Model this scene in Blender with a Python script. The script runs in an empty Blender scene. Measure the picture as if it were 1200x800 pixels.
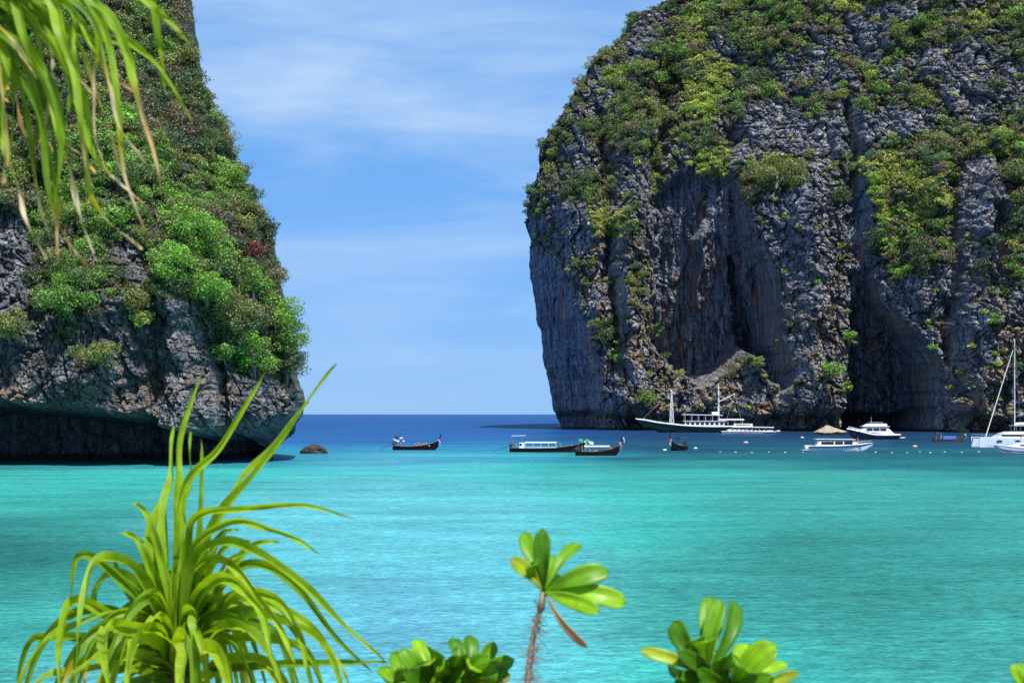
import bpy, bmesh, math, random
import numpy as np
from mathutils import Vector, Matrix
R = math.radians
random.seed(7)
rng = np.random.default_rng(11)
scn = bpy.context.scene
COL = scn.collection

# ------------------------------------------------------------------ camera
CAM_H, FPX = 8.0, 1648.0            # metres above the water, focal length in photo pixels
cam = bpy.data.cameras.new("camera")
camo = bpy.data.objects.new("camera", cam)
COL.objects.link(camo)
camo.location = (0, 0, CAM_H)
camo.rotation_euler = (R(90), 0, 0)
cam.sensor_width = 36.0
cam.lens = 36.0 * FPX / 1200.0
cam.shift_y = 85.0 / 1200.0
cam.clip_start = 0.05
cam.clip_end = 60000
cam.dof.use_dof = True
cam.dof.focus_distance = 300.0
cam.dof.aperture_fstop = 9.5
scn.camera = camo

# ------------------------------------------------------------------ world + sun
SUN_EL, SUN_AZ = 60.0, 25.0
SKY_LOW = 9.9   # brightness of the low blue band of sky
#         # elevation, degrees to the right of straight behind the camera
sun_dir = Vector((math.cos(R(SUN_EL)) * math.sin(R(SUN_AZ)), -math.cos(R(SUN_EL)) * math.cos(R(SUN_AZ)), math.sin(R(SUN_EL))))
world = bpy.data.worlds.new("World")
scn.world = world
world.use_nodes = True
wn = world.node_tree
wn.nodes.clear()
def wnode(t, **k):
    n = wn.nodes.new(t)
    for a, b in k.items(): setattr(n, a, b)
    return n
sky = wnode('ShaderNodeTexSky', sky_type='NISHITA')
sky.sun_disc = False
sky.sun_elevation = R(SUN_EL)
sky.sun_rotation = math.atan2(sun_dir.x, sun_dir.y)
sky.air_density = 1.0
sky.dust_density = 0.25
sky.ozone_density = 2.2
tint = wnode('ShaderNodeMix', data_type='RGBA', blend_type='MULTIPLY')
tint.inputs[0].default_value = 1.0
tint.inputs[7].default_value = (0.62, 0.92, 1.6, 1)
wn.links.new(sky.outputs[0], tint.inputs[6])
tc = wnode('ShaderNodeTexCoord')
mp = wnode('ShaderNodeMapping')
mp.inputs['Rotation'].default_value = (0, R(-5), R(34))
mp.inputs['Scale'].default_value = (1.3, 1.3, 7.5)
wn.links.new(tc.outputs['Generated'], mp.inputs[0])
cn = wnode('ShaderNodeTexNoise')
cn.inputs['Scale'].default_value = 1.7
cn.inputs['Detail'].default_value = 9
cn.inputs['Roughness'].default_value = 0.56
cn.inputs['Distortion'].default_value = 0.5
wn.links.new(mp.outputs[0], cn.inputs['Vector'])
cr = wnode('ShaderNodeMapRange')
cr.inputs[1].default_value = 0.40; cr.inputs[2].default_value = 0.66
cr.inputs[3].default_value = 0.0; cr.inputs[4].default_value = 0.8
cr.clamp = True
wn.links.new(cn.outputs['Fac'], cr.inputs[0])
cm = wnode('ShaderNodeMix', data_type='RGBA')
cm.inputs[7].default_value = (5.7, 7.5, 9.9, 1)
cl = wnode('ShaderNodeMapRange'); cl.inputs[1].default_value = .02; cl.inputs[2].default_value = .13; cl.inputs[3].default_value = .3; cl.clamp = True
cmul = wnode('ShaderNodeMath', operation='MULTIPLY')
csep = wnode('ShaderNodeSeparateXYZ')
wn.links.new(tc.outputs['Generated'], csep.inputs[0]); wn.links.new(csep.outputs[2], cl.inputs[0])
wn.links.new(cr.outputs[0], cmul.inputs[0]); wn.links.new(cl.outputs[0], cmul.inputs[1])
wn.links.new(cmul.outputs[0], cm.inputs[0])
sep = wnode('ShaderNodeSeparateXYZ')
wn.links.new(tc.outputs['Generated'], sep.inputs[0])
ramp = wnode('ShaderNodeValToRGB')
el = ramp.color_ramp.elements
el[0].position = 0.0; el[0].color = (.30, .56, .97, 1)
el[1].position = .30; el[1].color = (.12, .38, .86, 1)
e = el.new(.10); e.color = (.215, .485, .95, 1)
wn.links.new(sep.outputs[2], ramp.inputs[0])
rs = wnode('ShaderNodeVectorMath', operation='SCALE'); rs.inputs[3].default_value = SKY_LOW
wn.links.new(ramp.outputs[0], rs.inputs[0])
low = wnode('ShaderNodeMapRange'); low.inputs[1].default_value = .28; low.inputs[2].default_value = .55; low.inputs[3].default_value = .9; low.inputs[4].default_value = 0.0; low.clamp = True
wn.links.new(sep.outputs[2], low.inputs[0])
lm = wnode('ShaderNodeMix', data_type='RGBA')
wn.links.new(low.outputs[0], lm.inputs[0]); wn.links.new(tint.outputs[2], lm.inputs[6]); wn.links.new(rs.outputs[0], lm.inputs[7])
wn.links.new(lm.outputs[2], cm.inputs[6])
bg = wnode('ShaderNodeBackground')
bg.inputs[1].default_value = 0.065
wn.links.new(cm.outputs[2], bg.inputs[0])
wo = wnode('ShaderNodeOutputWorld')
wn.links.new(bg.outputs[0], wo.inputs[0])

sl = bpy.data.lights.new("sun", 'SUN')
sl.energy = 5.0
sl.angle = R(0.53)
sl.color = (1.0, 0.955, 0.88)
so = bpy.data.objects.new("sun", sl)
COL.objects.link(so)
so.rotation_euler = sun_dir.to_track_quat('Z', 'Y').to_euler()

scn.view_settings.view_transform = 'Standard'
scn.view_settings.look = 'None'
scn.view_settings.exposure = 0.62
scn.view_settings.gamma = 1.0
scn.view_settings.use_curve_mapping = False
scn.cycles.use_denoising = True
scn.cycles.max_bounces = 6
scn.cycles.diffuse_bounces = 2
scn.cycles.glossy_bounces = 3
scn.cycles.transmission_bounces = 4
scn.cycles.sample_clamp_indirect = 6

# ------------------------------------------------------------------ small helpers
def P(px, py, Y):
    "world point that a photo pixel (1200x800) shows at distance Y"
    return Vector(((px - 600) / FPX * Y, Y, CAM_H - (py - 485) / FPX * Y))
def wlY(py):
    return CAM_H * FPX / (py - 485.0)

def tag(o, label=None, cat=None, group=None, kind=None):
    if label: o['label'] = label
    if cat: o['category'] = cat
    if group: o['group'] = group
    if kind: o['kind'] = kind
    return o

def empty(name, loc, rz=0.0):
    o = bpy.data.objects.new(name, None)
    o.empty_display_size = 0.5
    COL.objects.link(o)
    o.location = loc
    o.rotation_euler = (0, 0, rz)
    return o

def link_mesh(name, me, mats, parent=None):
    for m in (mats if isinstance(mats, (list, tuple)) else [mats]):
        me.materials.append(m)
    o = bpy.data.objects.new(name, me)
    COL.objects.link(o)
    if parent: o.parent = parent
    return o

def np_mesh(name, V, F, mats, parent=None, col=None, attrs=None, smooth=False, tris=None, midx=None):
    me = bpy.data.meshes.new(name)
    V = np.asarray(V, np.float32); F = np.asarray(F, np.int32)
    k = F.shape[1]
    nt = 0 if tris is None else len(tris)
    me.vertices.add(len(V)); me.vertices.foreach_set('co', V.ravel())
    loops = F.ravel() if not nt else np.concatenate([F.ravel(), np.asarray(tris, np.int32).ravel()])
    me.loops.add(len(loops)); me.loops.foreach_set('vertex_index', loops)
    me.polygons.add(len(F) + nt)
    st = np.arange(len(F), dtype=np.int32) * k
    if nt: st = np.concatenate([st, len(F) * k + np.arange(nt, dtype=np.int32) * 3])
    me.polygons.foreach_set('loop_start', st)
    me.update(calc_edges=True)
    me.polygons.foreach_set('use_smooth', np.full(len(F) + nt, smooth))
    if midx is not None: me.polygons.foreach_set('material_index', np.asarray(midx, np.int32))
    if col is not None:
        a = me.color_attributes.new('Col', 'FLOAT_COLOR', 'POINT')
        c = np.ones((len(V), 4), np.float32); c[:, :3] = col
        a.data.foreach_set('color', c.ravel())
    for n, arr in (attrs or {}).items():
        a = me.attributes.new(n, 'FLOAT', 'POINT')
        a.data.foreach_set('value', np.asarray(arr, np.float32).ravel())
    return link_mesh(name, me, mats, parent)

# ------------------------------------------------------------------ numpy noise
def h2(i, j, s):
    i = i.astype(np.int64).astype(np.uint32); j = j.astype(np.int64).astype(np.uint32)
    h = i * np.uint32(374761393) + j * np.uint32(668265263) + np.uint32((s * 2246822519) & 0xffffffff)
    h = (h ^ (h >> np.uint32(13))) * np.uint32(1274126177)
    h = (h ^ (h >> np.uint32(16))) * np.uint32(2654435761)
    h = h ^ (h >> np.uint32(15))
    return h.astype(np.float64) / 4294967295.0
def vn(x, y, s=0):
    i = np.floor(x); j = np.floor(y); u = x - i; v = y - j
    u = u * u * u * (u * (u * 6 - 15) + 10); v = v * v * v * (v * (v * 6 - 15) + 10)
    a = h2(i, j, s); b = h2(i + 1, j, s); c = h2(i, j + 1, s); d = h2(i + 1, j + 1, s)
    return (a * (1 - u) + b * u) * (1 - v) + (c * (1 - u) + d * u) * v
def fbm(x, y, s=0, o=5, g=0.5):
    t = 0; a = 1; n = 0
    for k in range(o):
        t = t + a * vn(x + k * 17.3, y - k * 9.1, s + k); n += a; a *= g; x = x * 2.03; y = y * 2.03
    return t / n * 2 - 1
def ridged(x, y, s=0, o=4):
    t = 0; a = 1; n = 0
    for k in range(o):
        t = t + a * (1 - np.abs(2 * vn(x + k * 7.7, y + k * 3.1, s + k) - 1)); n += a; a *= .5; x = x * 2.1; y = y * 2.1
    return t / n
def voro(x, y, s=0):
    i = np.floor(x); j = np.floor(y)
    d1 = np.full(x.shape, 9.0); d2 = d1.copy(); cid = np.zeros(x.shape); cx = np.zeros(x.shape); cy = np.zeros(x.shape)
    for a in (-1, 0, 1):
        for b in (-1, 0, 1):
            ox = i + a + h2(i + a, j + b, s); oy = j + b + h2(i + a, j + b, s + 91)
            d = (ox - x) ** 2 + (oy - y) ** 2
            c = h2(i + a, j + b, s + 55)
            m = d < d1
            d2 = np.where(m, d1, np.minimum(d2, d))
            cid = np.where(m, c, cid); cx = np.where(m, x - ox, cx); cy = np.where(m, y - oy, cy)
            d1 = np.where(m, d, d1)
    return np.sqrt(d1), np.sqrt(d2), cid, cx, cy
def sstep(a, b, x):
    t = np.clip((x - a) / (b - a), 0, 1)
    return t * t * (3 - 2 * t)
def pmask(px, py, poly, soft):
    "1 inside the polygon, falling to 0 over `soft` outside its edge"
    n = len(poly)
    inside = np.zeros(px.shape, bool)
    dist = np.full(px.shape, 1e9)
    for k in range(n):
        x0, y0 = poly[k]; x1, y1 = poly[(k + 1) % n]
        if y0 != y1:
            c = ((y0 > py) != (y1 > py)) & (px < (x1 - x0) * (py - y0) / (y1 - y0) + x0)
            inside ^= c
        dx, dy = x1 - x0, y1 - y0
        t = np.clip(((px - x0) * dx + (py - y0) * dy) / (dx * dx + dy * dy), 0, 1)
        dist = np.minimum(dist, np.hypot(px - x0 - t * dx, py - y0 - t * dy))
    sd = np.where(inside, dist, -dist)
    return sstep(-soft, soft, sd)

# ------------------------------------------------------------------ materials
MATS = {}
def newmat(name):
    m = bpy.data.materials.new(name); m.use_nodes = True
    m.node_tree.nodes.clear()
    return m, m.node_tree
class N:
    "tiny node-graph writer"
    def __init__(s, nt): s.nt = nt
    def n(s, t, ins=None, **k):
        x = s.nt.nodes.new(t)
        for a, b in k.items(): setattr(x, a, b)
        for a, b in (ins or {}).items():
            if isinstance(b, bpy.types.NodeSocket): s.nt.links.new(b, x.inputs[a])
            else: x.inputs[a].default_value = b
        return x
    def mix(s, f, a, b, blend='MIX'):
        x = s.n('ShaderNodeMix', {0: f, 6: a, 7: b}, data_type='RGBA', blend_type=blend)
        return x.outputs[2]
    def rng(s, v, a, b, c=0.0, d=1.0):
        x = s.n('ShaderNodeMapRange', {0: v, 1: a, 2: b, 3: c, 4: d}); x.clamp = True
        return x.outputs[0]
    def math(s, op, a, b=0.0):
        return s.n('ShaderNodeMath', {0: a, 1: b}, operation=op).outputs[0]
    def noise(s, vec, scale, detail=5, rough=.55, dist=0.0, sc=(1, 1, 1)):
        m = s.n('ShaderNodeMapping', {0: vec, 'Scale': sc})
        return s.n('ShaderNodeTexNoise', {'Vector': m.outputs[0], 'Scale': scale, 'Detail': detail, 'Roughness': rough, 'Distortion': dist}).outputs['Fac']

def simple(name, c, rough=.5, metal=0.0, var=.15, vscale=3.0, bump=0.0, coat=0.0, spec=.5):
    if name in MATS: return MATS[name]
    m, nt = newmat(name); g = N(nt)
    tc = g.n('ShaderNodeTexCoord')
    nz = g.noise(tc.outputs['Object'], vscale, 4)
    f = g.rng(nz, .3, .7, 1 - var, 1 + var * .5)
    col = g.n('ShaderNodeVectorMath', {0: (c[0], c[1], c[2]), 3: f}, operation='SCALE')
    b = g.n('ShaderNodeBsdfPrincipled', {'Base Color': col.outputs[0], 'Roughness': rough, 'Metallic': metal, 'Coat Weight': coat, 'Specular IOR Level': spec})
    if bump:
        bp = g.n('ShaderNodeBump', {'Height': g.noise(tc.outputs['Object'], vscale * 5, 5), 'Strength': bump, 'Distance': .02})
        nt.links.new(bp.outputs[0], b.inputs['Normal'])
    o = g.n('ShaderNodeOutputMaterial'); nt.links.new(b.outputs[0], o.inputs[0])
    MATS[name] = m
    return m

def foliage_mat(name, trans=.3, gloss=.08, rough=.45, vary=.25, vs=2.0):
    m, nt = newmat(name); g = N(nt)
    at = g.n('ShaderNodeAttribute', attribute_name='Col')
    geo = g.n('ShaderNodeNewGeometry')
    nz = g.noise(geo.outputs['Position'], vs, 3)
    c = g.n('ShaderNodeVectorMath', {0: at.outputs['Color'], 3: g.rng(nz, .3, .7, 1 - vary, 1 + vary)}, operation='SCALE').outputs[0]
    d = g.n('ShaderNodeBsdfDiffuse', {'Color': c})
    tcol = g.n('ShaderNodeVectorMath', {0: c, 1: (1.25, 1.3, .45)}, operation='MULTIPLY').outputs[0]
    t = g.n('ShaderNodeBsdfTranslucent', {'Color': tcol})
    mx = g.n('ShaderNodeMixShader', {0: trans, 1: d.outputs[0], 2: t.outputs[0]})
    gl = g.n('ShaderNodeBsdfGlossy', {'Color': (1, 1, 1, 1), 'Roughness': rough})
    mg = g.n('ShaderNodeMixShader', {0: gloss, 1: mx.outputs[0], 2: gl.outputs[0]})
    o = g.n('ShaderNodeOutputMaterial'); nt.links.new(mg.outputs[0], o.inputs[0])
    return m

def rock_mat(name, k, dark=(.042, .050, .074), mid=(.18, .194, .225), pale=(.55, .54, .545)):
    "k = features per metre multiplier"
    m, nt = newmat(name); g = N(nt)
    geo = g.n('ShaderNodeNewGeometry'); pos = geo.outputs['Position']
    veg = g.n('ShaderNodeAttribute', attribute_name='veg').outputs['Fac']
    wall = g.n('ShaderNodeAttribute', attribute_name='wall').outputs['Fac']
    tan = g.n('ShaderNodeAttribute', attribute_name='tan').outputs['Fac']
    n1 = g.noise(pos, .05 * k, 8, .62)
    n2 = g.noise(pos, .42 * k, 7, .68, .4)
    n3 = g.noise(pos, .16 * k, 6, .6, 0, (1, 1, .22))
    base = g.mix(g.rng(n2, .34, .57), (*dark, 1), (*mid, 1))
    base = g.mix(g.math('MULTIPLY', g.rng(n3, .44, .64), g.rng(n2, .42, .60)), base, (*pale, 1))
    # tan patches
    tn = g.math('MULTIPLY', g.rng(g.noise(pos, .11 * k, 6, .65, .3), .45, .62), g.math('ADD', tan, .12))
    tn = g.math('MINIMUM', tn, .85)
    base = g.mix(tn, base, (.34, .235, .145, 1))
    # smooth hanging walls: long vertical streaks, colour darkened to deepen alcove shade
    s1 = g.noise(pos, .55 * k, 6, .6, .3, (1, 1, .045))
    s2 = g.noise(pos, .30 * k, 5, .6, .2, (1, 1, .06))
    s3 = g.noise(pos, .085 * k, 4, .5, .0, (1, 1, .35))
    st = g.mix(g.rng(s1, .38, .62), (.022, .030, .052, 1), (.28, .32, .39, 1))
    st = g.mix(g.math('MULTIPLY', g.rng(s2, .50, .62), g.rng(s3, .49, .60)), st, (.33, .115, .065, 1))
    base = g.mix(g.math('MULTIPLY', wall, .9), base, st)
    # thin soil, moss and dry grass where plants hold
    vcol = g.mix(g.rng(g.noise(pos, .9 * k, 4, .6), .35, .65), (.035, .05, .018, 1), (.13, .125, .055, 1))
    base = g.mix(g.math('MULTIPLY', g.math('MULTIPLY', veg, .9), g.rng(n2, .38, .52, .4, 1.0)), base, vcol)
    # dark band of oysters and algae just above the water
    sz = g.n('ShaderNodeSeparateXYZ', {0: pos}).outputs[2]
    tb = g.rng(g.math('ADD', sz, g.math('MULTIPLY', g.noise(pos, .5, 4), -1.2)), .3, .75, 1, 0)
    base = g.mix(g.math('MULTIPLY', tb, .85), base, (.045, .038, .03, 1))
    # crack lines
    vm = g.n('ShaderNodeMapping', {0: pos, 'Scale': (1, 1, .7), 'Rotation': (0, R(14), 0)})
    wv = g.n('ShaderNodeTexNoise', {'Vector': vm.outputs[0], 'Scale': .5 * k, 'Detail': 3})
    ad = g.n('ShaderNodeVectorMath', {0: vm.outputs[0], 1: wv.outputs['Color']}, operation='ADD')
    v1 = g.n('ShaderNodeTexVoronoi', {'Vector': ad.outputs[0], 'Scale': .40 * k}, feature='DISTANCE_TO_EDGE').outputs[0]
    v2 = g.n('ShaderNodeTexVoronoi', {'Vector': ad.outputs[0], 'Scale': 1.1 * k}, feature='DISTANCE_TO_EDGE').outputs[0]
    h = g.math('ADD', g.math('MULTIPLY', g.rng(v1, 0, .16), .9), g.math('MULTIPLY', g.rng(v2, 0, .2), .45))
    h = g.math('ADD', h, g.math('MULTIPLY', n2, 1.6))
    h = g.math('ADD', h, g.math('MULTIPLY', g.math('MULTIPLY', s1, wall), 1.2))
    bp = g.n('ShaderNodeBump', {'Height': h, 'Strength': .9, 'Distance': .9 / k})
    b = g.n('ShaderNodeBsdfPrincipled', {'Base Color': base, 'Roughness': .85, 'Specular IOR Level': .25, 'Normal': bp.outputs[0]})
    o = g.n('ShaderNodeOutputMaterial'); nt.links.new(b.outputs[0], o.inputs[0])
    return m

# ================================================================== SETTING
# ------------------------------------------------------------------ water
WX = [-200, 0, 150, 300, 450, 600, 750, 900, 1050, 1200, 1400]
WY = [486, 492, 500, 508, 516, 524, 532, 540, 546, 554, 570, 600, 630, 660, 700, 750, 800, 900]
deep, blue, mid_, tq, tq2, cy, teal, dteal = (.004, .080, .28), (.005, .10, .34), (.008, .19, .44), (.022, .47, .44), (.022, .37, .34), (.055, .52, .60), (.016, .29, .27), (.010, .21, .20)
def mixc(a, b, t): return tuple(a[i] * (1 - t) + b[i] * t for i in range(3))
WC = {  # right side of far rows darkened as the cliff's reflection
 486: [deep]*11, 492: [deep]*11,
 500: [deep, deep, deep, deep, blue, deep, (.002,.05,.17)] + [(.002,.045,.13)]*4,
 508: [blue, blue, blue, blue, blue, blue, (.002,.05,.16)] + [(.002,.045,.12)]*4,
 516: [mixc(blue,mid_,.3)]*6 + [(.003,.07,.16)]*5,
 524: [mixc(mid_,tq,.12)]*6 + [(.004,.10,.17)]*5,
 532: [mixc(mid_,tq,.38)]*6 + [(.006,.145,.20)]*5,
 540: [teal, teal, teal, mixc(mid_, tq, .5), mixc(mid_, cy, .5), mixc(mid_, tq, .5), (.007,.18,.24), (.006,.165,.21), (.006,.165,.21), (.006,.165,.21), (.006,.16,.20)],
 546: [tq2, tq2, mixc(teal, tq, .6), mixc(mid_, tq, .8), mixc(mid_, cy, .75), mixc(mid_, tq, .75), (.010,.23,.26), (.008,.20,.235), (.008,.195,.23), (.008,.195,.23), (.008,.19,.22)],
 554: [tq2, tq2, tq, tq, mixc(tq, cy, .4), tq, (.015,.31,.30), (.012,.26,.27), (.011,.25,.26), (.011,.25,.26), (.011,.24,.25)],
 570: [tq2, tq, tq, mixc(tq, cy, .5), cy, mixc(tq, cy, .5), tq, tq2, tq2, mixc(teal, tq, .5), teal],
 600: [dteal, mixc(teal, tq, .5), tq2, cy, cy, cy, tq, tq2, tq2, tq2, teal],
 630: [dteal, dteal, teal, cy, cy, cy, tq, teal, teal, tq2, teal],
 660: [dteal, dteal, teal, cy, cy, cy, tq2, teal, teal, teal, teal],
 700: [dteal, teal, tq2, cy, (.06,.48,.62), cy, tq2, teal, teal, tq2, teal],
 750: [dteal, tq2, tq2, cy, (.06,.47,.62), cy, tq2, tq2, teal, tq2, teal],
 800: [dteal, tq2, cy, cy, cy, cy, tq, tq, tq2, tq2, teal],
 900: [dteal, tq2, cy, cy, cy, cy, tq, tq, tq2, tq2, teal]}
def build_water():
    yy = np.concatenate([[485.32, 485.6, 486, 487, 488, 490], np.arange(492, 560, 1.0), np.arange(560, 800, 2.5), [830, 900, 1100, 1500, 2600, 6000]])
    xx = np.concatenate([[-9000, -4000, -2000, -1000, -600], np.arange(-400, 1620, 20), [2000, 2500, 4000, 9000]])
    PX, PY = np.meshgrid(xx, yy)
    Yw = CAM_H * FPX / (PY - 485.0)
    Xw = (PX - 600) / FPX * Yw
    # colour of shoals, deeps and painted cliff reflection, bent by noise in world space
    wx = PX + 60 * fbm(Xw / 25, Yw / 25, 5, 4) 
    wy = PY + (PY - 485) * .16 * fbm(Xw / 40, Yw / 16, 15, 5) + 20 * fbm(Xw / 42, Yw / 55, 16, 5, .6) * sstep(500, 540, PY) * (1 - .6 * sstep(560, 640, PY))
    table = np.array([WC[k] for k in WY])
    def interp2(c):
        rows = np.array([np.interp(wx.ravel(), WX, table[r, :, c]) for r in range(len(WY))])
        ty = np.interp(wy.ravel(), WY, np.arange(len(WY)))
        i = np.clip(np.floor(ty).astype(int), 0, len(WY) - 2); f = ty - i
        k = np.arange(rows.shape[1])
        return rows[i, k] * (1 - f) + rows[i + 1, k] * f
    col = np.stack([interp2(c) for c in range(3)], 1) * np.array([1.35, .635, .60]) + np.array([.004, 0, 0])
    V = np.stack([Xw.ravel(), Yw.ravel(), np.zeros(Xw.size)], 1)
    nr, nc = PX.shape
    a = np.arange(nr * nc).reshape(nr, nc)
    F = np.stack([a[1:, :-1], a[1:, 1:], a[:-1, 1:], a[:-1, :-1]], -1).reshape(-1, 4)
    m, nt = newmat('sea_water'); g = N(nt)
    geo = g.n('ShaderNodeNewGeometry'); pos = geo.outputs['Position']
    at = g.n('ShaderNodeAttribute', attribute_name='Col').outputs['Color']
    na = g.noise(pos, 6.5, 4, .6, .2, (.55, 1, 1))          # ripples
    nm = g.noise(pos, 1.7, 6, .66, .3, (.6, 1, 1))          # wavelets
    nb = g.noise(pos, .17, 5, .6, .3, (.5, 1, 1))           # waves
    nd = g.noise(pos, .035, 5, .6, .4, (.35, 1, 1))         # gusts
    f = g.math('MULTIPLY', g.rng(na, .36, .64, .74, 1.24), g.rng(nm, .34, .66, .68, 1.26))  # light and dark of the waves painted into the water colour
    f = g.math('MULTIPLY', f, g.rng(nb, .34, .66, .84, 1.14))
    f = g.math('MULTIPLY', f, g.rng(nd, .36, .64, .88, 1.10))
    c = g.n('ShaderNodeVectorMath', {0: at, 3: f}, operation='SCALE').outputs[0]
    h = g.math('ADD', g.math('MULTIPLY', na, .16), g.math('MULTIPLY', nm, .55))
    h = g.math('ADD', h, g.math('MULTIPLY', nb, 2.2))
    bp = g.n('ShaderNodeBump', {'Height': h, 'Strength': .85, 'Distance': .5})
    d = g.n('ShaderNodeBsdfDiffuse', {'Color': c, 'Normal': bp.outputs[0]})
    gl = g.n('ShaderNodeBsdfGlossy', {'Color': (.62, .86, 1, 1), 'Roughness': .22, 'Normal': bp.outputs[0]})
    fr = g.n('ShaderNodeFresnel', {'IOR': 1.33, 'Normal': bp.outputs[0]})
    fac = g.rng(fr.outputs[0], 0.0, 1.0, .02, .26)
    ms = g.n('ShaderNodeMixShader', {0: fac, 1: d.outputs[0], 2: gl.outputs[0]})
    o = g.n('ShaderNodeOutputMaterial'); nt.links.new(ms.outputs[0], o.inputs[0])
    w = np_mesh('sea', V, F, m, col=col, smooth=True)
    tag(w, 'turquoise lagoon water deepening to blue towards the horizon', 'sea', kind='structure')
build_water()

# ------------------------------------------------------------------ foreground bank the plants grow on (below the frame)
def build_bank():
    xs = np.linspace(-14, 14, 113); ys = np.concatenate([np.linspace(-6, 10, 65), np.linspace(10.5, 34, 40)])
    X, Y = np.meshgrid(xs, ys)
    Z = np.interp(Y, [-6, 0, 3.5, 6, 12, 20, 30, 34], [6.5, 6.4, 6.15, 5.2, 2.9, .9, -.6, -1.2]) + .25 * fbm(X / 2.5, Y / 2.5, 70, 4)
    a = np.arange(X.size).reshape(X.shape)
    F = np.stack([a[:-1, :-1], a[:-1, 1:], a[1:, 1:], a[1:, :-1]], -1).reshape(-1, 4)
    m, nt = newmat('bank_soil'); g = N(nt)
    geo = g.n('ShaderNodeNewGeometry')
    c = g.mix(g.noise(geo.outputs['Position'], 3, 6), (.10, .075, .05, 1), (.30, .25, .18, 1))
    b = g.n('ShaderNodeBsdfPrincipled', {'Base Color': c, 'Roughness': .9})
    o = g.n('ShaderNodeOutputMaterial'); nt.links.new(b.outputs[0], o.inputs[0])
    tag(np_mesh('ground', np.stack([X, Y, Z], -1).reshape(-1, 3), F, m, smooth=True), 'sandy bank the foreground plants grow on', 'ground', kind='structure')
build_bank()

# ------------------------------------------------------------------ cliffs
def grid_faces(nr, nc, wrap=False, flip=False):
    a = np.arange(nr * nc).reshape(nr, nc)
    b = np.concatenate([a, a[:, :1]], 1) if wrap else a
    F = np.stack([b[:-1, :-1], b[:-1, 1:], b[1:, 1:], b[1:, :-1]], -1).reshape(-1, 4)
    return F[:, ::-1] if flip else F

def rock_relief(x, z, k):
    "metres of relief towards the viewer; k = 1 for the far cliff"
    x = x / k; z = z / k
    wx = x + 3.0 * fbm(x / 9, z / 9, 301, 3); wz = z + 3.0 * fbm(x / 9, z / 9, 302, 3)
    big = 7.0 * (ridged(wx / 30, wz / 95, 311, 3) - .55) + 5.0 * fbm(x / 42, z / 42, 312, 3)
    r = big
    for sx, sz, amp, tilt, sd in ((9, 22, 3.4, .35, 321), (3.8, 8.5, 2.2, .40, 322), (1.7, 2.8, 1.1, .45, 323), (.95, .9, .38, .5, 324)):
        # tilted strata
        rx = wx + .25 * wz; rz = wz - .30 * wx
        d1, d2, cid, cx, cy = voro(rx / sx, rz / sz, sd)
        r = r + amp * ((cid - .5) * 1.3 + tilt * (-cy) + .5 * cx * (cid - .5)) - amp * .75 * (1 - sstep(0, .16, d2 - d1))
    for th, amp, sd in ((5.2, .8, 341), (1.9, .45, 342)):
        q = (z + .16 * x + 2.2 * fbm(x / 14, z / 14, sd, 3)) / th
        i = np.floor(q); f = q - i
        r = r + amp * (vn(x / 11, i * 7.3, sd + 3) * 1.4 * (1 - sstep(.78, .97, f)) - .35 * f)
    r = r + 3.0 * (ridged(wx / 6.5, wz / 38, 351, 3) - .5) + 1.3 * (ridged(wx / 2.4, wz / 17, 352, 3) - .5)
    r = r + .9 * fbm(x / 3.2, z / 3.2, 330, 4, .6)
    return r * k

def face_norm(Pg):
    du = np.zeros_like(Pg); dv = np.zeros_like(Pg)
    du[:, 1:-1] = Pg[:, 2:] - Pg[:, :-2]; du[:, 0] = Pg[:, 1] - Pg[:, 0]; du[:, -1] = Pg[:, -1] - Pg[:, -2]
    dv[1:-1] = Pg[2:] - Pg[:-2]; dv[0] = Pg[1] - Pg[0]; dv[-1] = Pg[-1] - Pg[-2]
    n = np.cross(du, dv); n /= np.linalg.norm(n, axis=2, keepdims=True) + 1e-9
    return n

def blur(a, k):
    for ax in (0, 1):
        c = np.cumsum(np.concatenate([np.repeat(a.take([0], ax), k + 1, ax), a, np.repeat(a.take([-1], ax), k, ax)], ax), ax)
        n = a.shape[ax]
        a = (c.take(range(2 * k + 1, 2 * k + 1 + n), ax) - c.take(range(0, n), ax)) / (2 * k + 1)
    return a

def proj(Pg):
    return 600 + FPX * Pg[..., 0] / Pg[..., 1], 485 - FPX * (Pg[..., 2] - CAM_H) / Pg[..., 1]

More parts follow.
